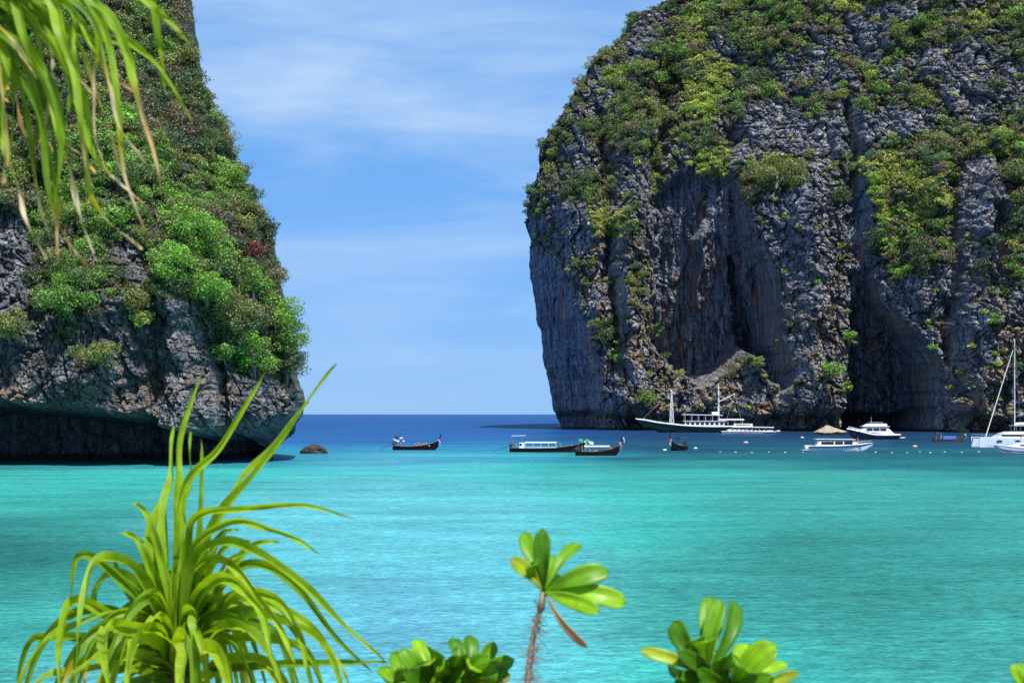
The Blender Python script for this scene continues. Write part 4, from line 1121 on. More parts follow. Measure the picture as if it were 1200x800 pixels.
def speedboat(label, px, wl, Lpx, rz, hullm='white', B=1.7):
    Y = wlY(wl); k = Y / FPX; L = Lpx * k
    root = empty('speedboat', ((px - 600) * k, Y, 0), rz)
    tag(root, label, 'speedboat')
    bf, sf = motor_hull(root, L, B, 1.15, 1.75, hullm, 'navy', stripe_z=.86)
    cb = cabin_bm([(-.40 * L, 1.1), (.22 * L, 1.25), (.06 * L, 2.35), (-.30 * L, 2.75)][:2] + [(.30 * L, 1.35), (.20 * L, 2.2), (-.33 * L, 2.3)], B * .86, B * .78)
    cb = cabin_bm([(-.40 * L, 1.1), (.32 * L, 1.45), (.20 * L, 2.05), (.16 * L, 2.12), (-.34 * L, 2.2)], B * .84, B * .78)
    cab = bm_obj('cabin', cb, M_['white'], root)
    for a, b in ((-.31, -.12), (-.10, .02), (.04, .17)):
        bm = bmesh.new(); box(bm, ((a + b) / 2 * L, 0, 1.82), ((b - a) * L, B * 1.68, .62)); bm_obj('window', bm, M_['glass'], cab)
    bm = bmesh.new(); box(bm, (-.09 * L, 0, 2.62), (.60 * L, B * 1.75, .16), ry=.012, bev=.06); bm_obj('roof', bm, M_['white'], root)
    for a in (-.36, -.16, .04, .18):
        for sg in (-1, 1):
            bm = bmesh.new(); bm_tube(bm, [(a * L, sg * B * .76, 1.3), (a * L - .1, sg * B * .78, 2.6)], [.05, .05], 6); bm_obj('post', bm, M_['white'], root)
    bm = bmesh.new(); box(bm, (-.5 * L - .55, 0, .32), (1.3, B * 1.5, .12), bev=.04); bm_obj('swim_platform', bm, M_['white'], root)
    for sg in (-1, 0, 1):
        bm = bmesh.new(); box(bm, (-.5 * L - .35, sg * .62, .95), (.55, .42, .75), bev=.12); bm_tube(bm, [(-.5 * L - .4, sg * .62, .7), (-.5 * L - .45, sg * .62, -.3)], [.14, .1], 6)
        bm_obj('outboard_motor', bm, M_['white'], root)
    bm = bmesh.new()
    for sg in (-1, 1):
        bm_tube(bm, [((t - .5) * L, sg * bf(t) * .9, sf(t) + .55) for t in (.72, .8, .88, .95, .985)], [.03] * 5, 5)
        for t in (.72, .8, .88, .95): bm_tube(bm, [((t - .5) * L, sg * bf(t) * .9, sf(t)), ((t - .5) * L, sg * bf(t) * .9, sf(t) + .55)], [.025, .025], 5)
    bm_obj('bow_rail', bm, M_['metal'], root)
    return root, L
sp1, spL = speedboat('white speedboat with a flat white roof in front of the pale tan rock', 984.5, 528.7, 76, 0, 'pale')
person('person in dark clothes standing on the foredeck of the white roofed speedboat', sp1, .27 * spL, .1, 1.3, 'stand', 0, 'dark_cloth', 'dark_cloth')
person('person in a white shirt seated ahead of the roof of the white speedboat', sp1, .22 * spL, -.3, 1.3, 'sit', 0, 'white_cloth', 'blue_tarp')

def ferry():
    Y = wlY(510.3); k = Y / FPX; L = 67 * k
    root = empty('ferry_boat', ((880 - 600) * k, Y, 0), 0)
    tag(root, 'low white passenger boat with a long flat roof beside the green ship', 'boat')
    motor_hull(root, L, 2.7, 1.6, 1.45, 'pale', 'navy', stripe_z=.62)
    cab = bm_obj('cabin', cabin_bm([(-.42 * L, 1.5), (.42 * L, 1.5), (.33 * L, 2.0), (-.40 * L, 2.35)], 2.3, 2.0), M_['white'], root)
    for i in range(9):
        a = -.36 + i * .073
        bm = bmesh.new(); box(bm, (a * L + .5, 0, 1.98), (1.1, 4.36, .34)); bm_obj('window', bm, M_['glass'], cab)
    bm = bmesh.new(); box(bm, (.02 * L, 0, 3.15), (.73 * L, 4.9, .35), bev=.12, ry=.012); bm_obj('roof', bm, M_['white'], root)
    for i in range(7):
        for sg in (-1, 1):
            xx = (-.33 + i * .115) * L
            bm = bmesh.new(); bm_tube(bm, [(xx, sg * 2.1, 1.9), (xx, sg * 2.1, 3.0)], [.07, .07], 5); bm_obj('post', bm, M_['white'], root)
    bm = bmesh.new(); box(bm, (.47 * L, 0, 1.75), (1.2, 3.2, .5), bev=.1); bm_obj('bow_step', bm, M_['white'], root)
ferry()

def yacht():
    Y = wlY(514.6); k = Y / FPX; L = 61 * k
    root = empty('motor_yacht', ((1023 - 600) * k, Y, 0), math.pi)
    tag(root, 'white over navy motor yacht with an upper deck, in front of the dark cave', 'yacht')
    bf, sf = motor_hull(root, L, 2.3, 1.2, 3.1, 'navy', None)
    bm_obj('white_topside', rail_bm(L, bf, lambda t: sf(t) + .22, .26, 30, out=.97), M_['white'], root)
    lx = lambda px: -(px - 1023) * k; lz = lambda py: (514.6 - py) * k
    cab = bm_obj('cabin', cabin_bm([(lx(1048), 1.4), (lx(1003), 2.6), (lx(1014), 3.9), (lx(1038), 3.95), (lx(1042), 2.9)], 1.9, 1.6), M_['white'], root)
    for a, b in ((1014, 1021), (1022, 1029), (1030, 1037)):
        bm = bmesh.new(); box(bm, ((lx(a) + lx(b)) / 2, 0, 3.1), (lx(a) - lx(b), 3.62, .75)); bm_obj('window', bm, M_['glass'], cab)
    bm = bmesh.new(); box(bm, ((lx(1009) + lx(1041)) / 2, 0, 4.1), (lx(1009) - lx(1041), 3.9, .2), bev=.08); bm_obj('upper_deck', bm, M_['white'], root)
    fly = bm_obj('flybridge', cabin_bm([(lx(1038), 4.2), (lx(1011), 4.2), (lx(1016), 4.95), (lx(1038), 4.95)], 1.6, 1.4), M_['white'], root)
    bm = bmesh.new(); box(bm, (lx(1026), 0, 5.35), (lx(1019) - lx(1034), 2.6, .1)); bm_obj('bimini', bm, M_['white'], root)
    for px in (1020, 1033):
        for sg in (-1, 1):
            bm = bmesh.new(); bm_tube(bm, [(lx(px), sg * 1.2, 4.9), (lx(px), sg * 1.2, 5.3)], [.04, .04], 5); bm_obj('post', bm, M_['metal'], root)
    bm = bmesh.new(); bm_tube(bm, [(lx(1021), 0, 5.4), (lx(1021), 0, 7.2)], [.05, .02], 5); bm_obj('antenna', bm, M_['white'], root)
    bm = bmesh.new()
    for sg in (-1, 1):
        for dz in (.7, 1.05): bm_tube(bm, [((t - .5) * L, sg * bf(t) * .92, sf(t) + dz) for t in (.6, .7, .8, .9, .97)], [.04] * 5, 5)
        for t in (.6, .66, .72, .78, .84, .9, .96): bm_tube(bm, [((t - .5) * L, sg * bf(t) * .92, sf(t)), ((t - .5) * L, sg * bf(t) * .92, sf(t) + 1.05)], [.035, .035], 5)
    bm_obj('bow_rail', bm, M_['white'], root)
    bm = bmesh.new(); box(bm, (-L * .5 - .5, 0, .5), (1.6, 3.6, .2), bev=.05); bm_obj('swim_platform', bm, M_['white'], root)
yacht()

def dinghy():
    Y = wlY(513.6); k = Y / FPX
    root = empty('dinghy', ((1052.5 - 600) * k, Y - 3, 0), .1)
    tag(root, 'small red inflatable dinghy behind the stern of the navy yacht', 'dinghy')
    bm = bmesh.new()
    for sg in (-1, 1): bm_tube(bm, [(-1.5, sg * .65, .25), (.6, sg * .65, .28), (1.3, sg * .4, .36), (1.6, 0, .42)], [.24, .24, .22, .18], 8)
    bm_obj('tube', bm, M_['rubber'], root, True)
    bm = bmesh.new(); box(bm, (-.1, 0, .14), (2.6, 1.0, .08)); bm_obj('floor', bm, M_['engine'], root)
    bm = bmesh.new(); box(bm, (-1.5, 0, .62), (.3, .3, .5), bev=.06); bm_tube(bm, [(-1.6, 0, .5), (-1.6, 0, -.3)], [.07, .06], 5); bm_obj('outboard_motor', bm, M_['engine'], root)
dinghy()

def catamaran():
    Y = wlY(523.6); k = Y / FPX; L = 70 * k
    x0 = 1143; X = (x0 + 35 - 600) * k
    root = empty('sailing_catamaran', (X, Y, 0), math.pi)
    tag(root, 'white sailing catamaran with a tall mast moored at the right of the bay', 'catamaran')
    lx = lambda px: -(px - x0 - 35) * k; lz = lambda py: (523.6 - py) * k
    bf = lerpf([(0, .75), (.4, .85), (.8, .62), (1, .10)]); kf = lerpf([(0, -.2), (.3, -.5), (.9, -.4), (1, -.3)]); sf = lerpf([(0, 1.9), (.12, 2.2), (.5, 2.35), (1, 2.45)])
    for sg in (-1, 1):
        bm = hull_bm(L, bf, kf, sf, n=30, e=.28, f=1.0, thick=.1)
        for v in bm.verts: v.co.y += sg * 3.1
        h = bm_obj('hull', bm, M_['pale'], root)
        for a, b in ((1162, 1168), (1183, 1189)):
            bm = bmesh.new(); box(bm, ((lx(a) + lx(b)) / 2, sg * 3.1, 1.55), (lx(a) - lx(b), 1.62, .36)); bm_obj('window', bm, M_['glass'], h)
    bm = bmesh.new(); box(bm, (-.08 * L, 0, 1.7), (.74 * L, 5.2, .9), bev=.15); bm_obj('bridge_deck', bm, M_['white'], root)
    bm = bmesh.new(); box(bm, (.5 * L - .4, 0, 2.2), (.3, 6.0, .28), bev=.05); bm_obj('cross_beam', bm, M_['white'], root)
    cab = bm_obj('coachroof', cabin_bm([(lx(1206), 2.1), (lx(1165), 2.3), (lx(1172), 3.25), (lx(1180), 3.75), (lx(1204), 3.8)], 2.5, 2.1), M_['white'], root)
    bm = bmesh.new(); box(bm, ((lx(1171) + lx(1200)) / 2 + .2, 0, 2.85), (lx(1171) - lx(1200), 4.86, .5)); bm_obj('window', bm, M_['glass'], cab)
    bm = bmesh.new(); box(bm, ((lx(1186) + lx(1212)) / 2, 0, lz(498.5)), (lx(1186) - lx(1212), 4.4, .16), bev=.06); bm_obj('hard_top', bm, M_['white'], root)
    for px in (1188, 1199, 1210):
        for sg in (-1, 1):
            bm = bmesh.new(); bm_tube(bm, [(lx(px), sg * 2.0, 2.3), (lx(px), sg * 2.0, lz(498.5))], [.06, .06], 6); bm_obj('post', bm, M_['metal'], root)
    bm = bmesh.new(); mx = lx(1189)
    bm_tube(bm, [(mx, 0, 2.4), (mx, 0, lz(450)), (mx, 0, lz(397))], [.14, .12, .09], 8); m = bm_obj('mast', bm, M_['white'], root)
    for py in (456, 430):
        bm = bmesh.new(); box(bm, (mx, 0, lz(py)), (.12, 2.8, .08)); bm_obj('spreader', bm, M_['metal'], m)
    bm = bmesh.new(); bm_tube(bm, [(mx - .1, 0, lz(500) + .6), (mx - 5, 0, lz(500) + .75)], [.12, .10], 6); bm_tube(bm, [(mx - .3, 0, lz(500) + .85), (mx - 4.8, 0, lz(500) + 1.0)], [.2, .16], 7); bm_obj('boom', bm, M_['white'], m)
    bm = bmesh.new(); bm_tube(bm, [(lx(1155), 0, 2.5), (lx(1187), 0, lz(410))], [.12, .08], 6); bm_obj('furled_sail', bm, M_['white_cloth'], root)
    for a in ((-3.4, -.4), (3.4, -.4)):
        bm = bmesh.new(); bm_tube(bm, [(mx + a[1], a[0], 2.3), (mx, 0, lz(402))], [.03, .03], 4); bm_obj('stay', bm, M_['metal'], root)
    bm = bmesh.new(); bm_tube(bm, [(lx(1144), 0, 2.4), (lx(1146), 0, 3.3)], [.03, .03], 4)
    for sg in (-1, 1):
        for px in (1144, 1150, 1156, 1162): bm_tube(bm, [(lx(px), sg * 3.5, 2.35), (lx(px), sg * 3.5, 3.0)], [.025, .025], 4)
        bm_tube(bm, [(lx(1144), sg * 3.5, 3.0), (lx(1163), sg * 3.5, 3.0)], [.025, .025], 4)
    bm_obj('guard_rail', bm, M_['metal'], root)
    return root, lx
cat, clx = catamaran()
person('person in dark clothes standing in the cockpit of the sailing catamaran', cat, clx(1196), 2.0, 2.1, 'stand', 0, 'dark_cloth', 'dark_cloth')
person('person in a red shirt sitting in the cockpit of the sailing catamaran', cat, clx(1193), 2.9, 2.0, 'sit', 0, 'red', 'dark_cloth')

def bowrider():
    Y = wlY(531.3); k = Y / FPX; L = 62 * k
    root = empty('speedboat', ((1165 + 31 - 600) * k, Y, 0), math.pi)
    tag(root, 'grey hulled speedboat cut by the right frame edge, just before the catamaran', 'speedboat')
    bf, sf = motor_hull(root, L, 1.4, 1.1, 1.75, 'pale', 'navy', stripe_z=.55)
    cab = bm_obj('cabin', cabin_bm([(-.35 * L, 1.1), (.25 * L, 1.5), (.08 * L, 2.1), (-.05 * L, 2.2), (-.30 * L, 1.9)], 1.1, .9), M_['white'], root)
    bm = bmesh.new(); box(bm, (-.1 * L, 0, 1.7), (.28 * L, 2.06, .32)); bm_obj('window', bm, M_['glass'], cab)
    bm = bmesh.new(); box(bm, (-.5 * L - .3, 0, .8), (.5, .5, .8), bev=.12); bm_obj('outboard_motor', bm, M_['engine'], root)
bowrider()

# ---- marker floats ----------------------------------------------------
def buoy_proto():
    bm = bmesh.new()
    bmesh.ops.create_uvsphere(bm, u_segments=16, v_segments=10, radius=.30, matrix=Matrix.Diagonal((1.35, 1, .8, 1)))
    me = bpy.data.meshes.new('line_float'); bm.to_mesh(me); bm.free(); me.polygons.foreach_set('use_smooth', [True] * len(me.polygons)); me.materials.append(M_['float'])
    return me
bme = buoy_proto()
bm = bmesh.new(); bm_tube(bm, [(0, 0, .2), (0, 0, .40)], [.05, .05], 8); bmesh.ops.create_icosphere(bm, subdivisions=1, radius=.07, matrix=Matrix.Translation((0, 0, .42)))
eye = bpy.data.meshes.new('eye'); bm.to_mesh(eye); bm.free(); eye.materials.append(M_['engine'])
def buoy(name, px, wl, sc, label, group, mat=None):
    Y = wlY(wl); me = bme
    if mat: me = bme.copy(); me.materials.clear(); me.materials.append(M_[mat])
    o = bpy.data.objects.new(name, me); COL.objects.link(o); o.location = ((px - 600) / FPX * Y, Y, .06 * sc); o.scale = (sc, sc, sc)
    tag(o, label, 'buoy', group)
    e = bpy.data.objects.new('lifting_eye', eye); COL.objects.link(e); e.parent = o
for px in (844, 862, 881, 901, 920, 941, 1026, 1045, 1063, 1078, 1090, 1107, 1127, 1147, 1184):
    buoy('line_float', px, 530 + random.uniform(-.5, .6), random.uniform(.5, .7), 'small pale float in the long line of swim-zone floats across the bay', 'line of pale swim-zone floats')
buoy('mooring_buoy', 874, 519, 1.7, 'pink mooring buoy below the stern of the green ship', 'pink mooring buoys', 'orange')
buoy('mooring_buoy', 1072, 523.4, 1.5, 'pink mooring buoy between the navy yacht and the catamaran', 'pink mooring buoys', 'orange')
buoy('mooring_buoy', 779, 527.5, 1.1, 'white buoy at the left of the end-on boat with the black roof', 'white mooring buoys', 'white')
buoy('mooring_buoy', 815, 525.5, 1.1, 'white buoy at the right of the end-on boat with the black roof', 'white mooring buoys', 'white')
buoy('mooring_buoy', 940, 513, 1.6, 'tiny dull buoy far back beneath the undercut left of the tan rock', 'far mooring buoys')
# ================================================================== FOREGROUND PLANTS
def leaf_mat(name, trans, gloss, rough):
    m, nt = newmat(name); g = N(nt)
    at = g.n('ShaderNodeAttribute', attribute_name='Col')
    geo = g.n('ShaderNodeNewGeometry')
    u = g.n('ShaderNodeAttribute', attribute_name='across').outputs['Fac']
    nz = g.noise(geo.outputs['Position'], 30, 4)
    veins = g.n('ShaderNodeTexWave', {'Vector': g.n('ShaderNodeCombineXYZ', {0: u}).outputs[0], 'Scale': 3.0, 'Distortion': .3}).outputs['Fac']
    f = g.math('MULTIPLY', g.rng(nz, .3, .7, .78, 1.2), g.rng(veins, 0, 1, .90, 1.06))
    c = g.n('ShaderNodeVectorMath', {0: at.outputs['Color'], 3: f}, operation='SCALE').outputs[0]
    pb = g.n('ShaderNodeBsdfPrincipled', {'Base Color': c, 'Roughness': rough, 'Specular IOR Level': gloss})
    tc_ = g.n('ShaderNodeVectorMath', {0: c, 1: (1.5, 1.35, .35)}, operation='MULTIPLY').outputs[0]
    t = g.n('ShaderNodeBsdfTranslucent', {'Color': tc_})
    mx = g.n('ShaderNodeMixShader', {0: trans, 1: pb.outputs[0], 2: t.outputs[0]})
    o = g.n('ShaderNodeOutputMaterial'); nt.links.new(mx.outputs[0], o.inputs[0])
    return m
M_PAND = leaf_mat('strap_leaf', .48, .28, .5)
M_SCAE = leaf_mat('spoon_leaf', .48, .35, .40)

def smooth_path(pts, n):
    pts = [Vector(p) for p in pts]; m = len(pts) - 1; out = []
    for i in range(n + 1):
        t = i / n * m; k = min(int(t), m - 1); u = t - k
        p0 = pts[max(k - 1, 0)]; p1 = pts[k]; p2 = pts[k + 1]; p3 = pts[min(k + 2, m)]
        out.append(p1 + .5 * u * (p2 - p0 + u * (2 * p0 - 5 * p1 + 4 * p2 - p3 + u * (3 * (p1 - p2) + p3 - p0))))
    return out
G_DK, G_MID, G_LT, G_YL = (.060, .155, .012), (.135, .28, .014), (.23, .40, .018), (.28, .44, .022)
TAN, TANP = (.52, .38, .20), (.70, .58, .42)
def strap_leaf(parent, path, w, c0, c1, tip_from=2.0, tipc=TANP, fold=.35, roll=0.0, n=40, side=None, wprof=None):
    "a long channelled leaf; width w in metres, colours base -> middle, dry from tip_from on"
    pts = smooth_path(path, n); cs = (-1, -.5, -.001, .001, .5, 1)
    V = []; C = []; A = []
    up0 = None
    for i, p in enumerate(pts):
        s = i / n
        t = (pts[min(i + 1, n)] - pts[max(i - 1, 0)]).normalized()
        ref = Vector((0, -1, .25)).normalized()
        sd = t.cross(ref)
        if sd.length < .05: sd = t.cross(Vector((0, 0, 1)))
        sd.normalize()
        if up0 is not None and sd.dot(up0) < 0: sd = -sd
        up0 = sd.copy()
        sd = (Matrix.Rotation(roll * (1 + .5 * s), 3, t) @ sd)
        nn = t.cross(sd).normalized()
        if nn.y > 0: nn = -nn
        ww = w * (min(1, .55 + s * 3)) * (1 - s ** 2.4) ** .8 if wprof is None else w * wprof(s)
        if s > tip_from: ww *= .8
        for a in cs:
            V.append(p + sd * (a * ww / 2) + nn * (ww * fold * (abs(a) - .5)) * (1 - .4 * s) + nn * .004 * math.sin(s * 23 + a))
            k = min(1, s * 2.2); c = [c0[q] * (1 - k) + c1[q] * k for q in range(3)]
            if abs(a) == 1: c = [c[0] * 1.25, c[1] * 1.12, c[2]]
            j = min(max((s - tip_from) / .07, 0), 1)
            yl = max(0, 1 - abs((s - tip_from) / .06))
            c = [c[q] * (1 - j) + tipc[q] * j for q in range(3)]
            c = [c[q] * (1 - .7 * yl) + (.45, .34, .03)[q] * .7 * yl for q in range(3)]
            C.append(c); A.append(a)
    F = []
    m = len(cs)
    for i in range(n):
        for k in range(m - 1):
            if k != 2: F.append((i * m + k, i * m + k + 1, (i + 1) * m + k + 1, (i + 1) * m + k))
    return np_mesh('leaf', [tuple(v - parent.location) for v in V], F, M_PAND, parent, col=np.array(C), attrs={'across': np.array(A)}, smooth=True)

def px_path(pts, Y0, dY):
    "photo-measured leaf line given real depth: starts at Y0 and moves dY towards/away along the leaf"
    n = len(pts) - 1
    return [P(x, y, Y0 + dY * (i / n) ** 1.2) for i, (x, y) in enumerate(pts)]

def bank_z(y): return float(np.interp(y, [-6, 0, 3.5, 6, 12, 20, 30, 34], [6.5, 6.4, 6.15, 5.2, 2.9, .9, -.6, -1.2]))

def screwpine_low():
    Yc = 3.4
    c = P(208, 770, Yc)
    base = Vector((c.x - .05, Yc + .05, bank_z(Yc) - .1))
    root = empty('screw_pine', base)
    tag(root, 'screw pine with long bright green strap leaves at the bottom left', 'plant')
    bm = bmesh.new(); bm_tube(bm, [Vector((0, 0, 0)), (c - base) * .5 + Vector((.03, 0, 0)), c - base + Vector((0, 0, -.02))], [.05, .042, .035], 10); bm_obj('trunk', bm, BARK, root, True)
    k = Yc / FPX
    L = [ # photo-pixel lines: base -> tip, depth change, width px, colours
     ([(206, 765), (209, 680), (207, 600), (209, 562), (213, 505), (242, 420)], .25, 15, G_MID, G_LT),
     ([(214, 765), (208, 690), (210, 610), (222, 560), (257, 524), (290, 470), (314, 430)], .1, 14, G_MID, G_LT),
     ([(222, 765), (240, 640), (266, 591), (304, 548), (352, 482), (394, 425)], -.1, 14, G_MID, G_LT),
     ([(218, 765), (232, 660), (262, 600), (285, 560), (320, 520), (362, 470)], .15, 12, G_MID, G_YL),
     ([(212, 750), (220, 640), (233, 603), (285, 596), (356, 592), (423, 610)], -.2, 11, G_MID, G_LT),
     ([(214, 750), (222, 650), (266, 612), (309, 617), (350, 633), (385, 655)], -.15, 11, G_MID, G_LT),
     ([(216, 760), (226, 660), (262, 636), (304, 648), (361, 690), (409, 738), (452, 774)], -.3, 15, G_MID, G_LT),
     ([(216, 764), (226, 680), (257, 653), (295, 686), (333, 743), (356, 800)], -.4, 15, G_LT, G_YL),
     ([(200, 765), (180, 735), (157, 696), (119, 658), (90, 653), (83, 700)], -.1, 17, G_DK, G_MID),
     ([(202, 765), (190, 730), (171, 686), (147, 658), (119, 655), (102, 677), (95, 724), (88, 800)], -.25, 17, G_MID, G_LT),
     ([(198, 770), (150, 735), (100, 705), (80, 712), (70, 750), (70, 812)], -.3, 17, G_MID, G_LT),
     ([(195, 775), (119, 750), (57, 745), (32, 757), (18, 812)], .1, 14, G_DK, G_MID),
     ([(203, 765), (188, 700), (178, 639), (184, 600), (195, 580)], .1, 22, G_MID, G_LT),
     ([(207, 765), (198, 690), (192, 610), (200, 560), (203, 500)], .2, 20, G_MID, G_LT),
     ([(209, 765), (212, 690), (213, 610), (223, 563), (223, 505)], .35, 12, G_DK, G_MID),
     ([(212, 765), (224, 700), (232, 640), (236, 560), (236, 512)], .4, 11, G_DK, G_MID),
     ([(216, 765), (228, 705), (257, 677), (285, 690), (309, 724), (323, 795)], -.35, 18, G_MID, G_LT),
     ([(218, 770), (285, 724), (333, 729), (380, 753), (409, 800)], -.15, 14, G_MID, G_LT),
     ([(240, 785), (333, 778), (400, 776), (456, 775)], .25, 12, G_DK, G_MID),
     ([(206, 790), (190, 745), (165, 738), (128, 735), (120, 760), (130, 812)], -.7, 22, G_MID, G_LT),
     ([(208, 792), (196, 755), (175, 745), (155, 752), (150, 815)], -.7, 24, G_MID, G_LT),
     ([(212, 795), (212, 752), (214, 748), (214, 765), (208, 820)], -.8, 26, G_LT, G_YL),
     ([(216, 795), (240, 762), (256, 768), (272, 820)], -.7, 24, G_LT, G_YL),
     ([(220, 775), (262, 735), (300, 745), (330, 800)], -.5, 18, G_MID, G_LT),
     ([(222, 772), (270, 700), (320, 700), (352, 745), (362, 800)], -.2, 16, G_MID, G_LT),
     ([(222, 765), (250, 690), (300, 660), (350, 690), (395, 748), (440, 790)], .2, 14, G_DK, G_MID),
     ([(198, 778), (160, 770), (110, 772), (80, 800)], -.5, 20, G_MID, G_LT),
     ([(202, 775), (150, 752), (105, 752), (72, 790), (60, 830)], .2, 15, G_DK, G_MID),
     ([(200, 765), (172, 700), (140, 672), (112, 690), (118, 735)], .3, 18, G_DK, G_MID),
     ([(205, 760), (180, 680), (150, 600 + 60), (135, 655), (150, 700)], .4, 16, G_DK, G_DK)]
    for pts, dY, w, a, b in L:
        strap_leaf(root, px_path([(c_[0], c_[1]) for c_ in pts], Yc + random.uniform(-.05, .05), dY), w * k * .84, a, b, fold=random.uniform(.5, .9), roll=random.uniform(-.5, .5))
    for i in range(16):      # stiff young blades fanning up from the heart
        a = random.uniform(-.32, .45); h = random.uniform(.2, .36)
        p0 = c + Vector((random.uniform(-.02, .02), random.uniform(-.05, .05), 0)); d = Vector((math.sin(a), random.uniform(-.3, .3), math.cos(a)))
        strap_leaf(root, [p0, p0 + d * h * .5, p0 + d * h + Vector((a * .05, 0, -.01)), p0 + d * h * 1.25 + Vector((a * .16, 0, -.06))], random.uniform(.016, .026), *random.choice([(G_DK, G_MID), (G_MID, G_LT)]), fold=.5, roll=random.uniform(-.4, .4))
    c2 = P(214, 800, Yc)      # lower whorl round the trunk
    for i in range(30):
        az = random.uniform(0, 2 * math.pi); h = random.uniform(.05, .26); out = random.uniform(.14, .36)
        d = Vector((math.cos(az) * 1.1, math.sin(az), 0))
        p0 = c2 + Vector((0, 0, random.uniform(-.05, .04))); p1 = p0 + d * out * .35 + Vector((0, 0, h * .7)); p2 = p0 + d * out * .75 + Vector((0, 0, h * .75)); p3 = p0 + d * out + Vector((0, 0, h * .3)); p4 = p0 + d * (out + .05) + Vector((0, 0, h * .3 - .18))
        strap_leaf(root, [p0, p1, p2, p3, p4], random.uniform(.020, .032), *random.choice([(G_DK, G_MID), (G_MID, G_LT), (G_LT, G_YL)]), tip_from=2 if random.random() < .8 else .75, fold=.7, roll=random.uniform(-.6, .6))
    for i in range(22):
        az = random.uniform(0, 2 * math.pi); h = random.uniform(.12, .34); out = random.uniform(.18, .40)
        d = Vector((math.cos(az), math.sin(az), 0))
        if random.random() < .45: d = Vector((abs(d.x) * .9 + .2, d.y, 0)).normalized()
        p0 = c + Vector((0, 0, -.03)); p1 = p0 + d * out * .3 + Vector((0, 0, h * .55)); p2 = p0 + d * out * .7 + Vector((0, 0, h * .5)); p3 = p0 + d * out + Vector((0, 0, h * .1)); p4 = p0 + d * (out + .08) + Vector((0, 0, -.25))
        cc = random.choice([(G_DK, G_MID), (G_MID, G_LT), (G_MID, G_MID), (G_MID, G_LT), (G_LT, G_YL)])
        strap_leaf(root, [p0, p1, p2, p3, p4], random.uniform(.018, .028), *cc, tip_from=2 if random.random() < .85 else .8, fold=.4, roll=random.uniform(-.6, .6))
screwpine_low()

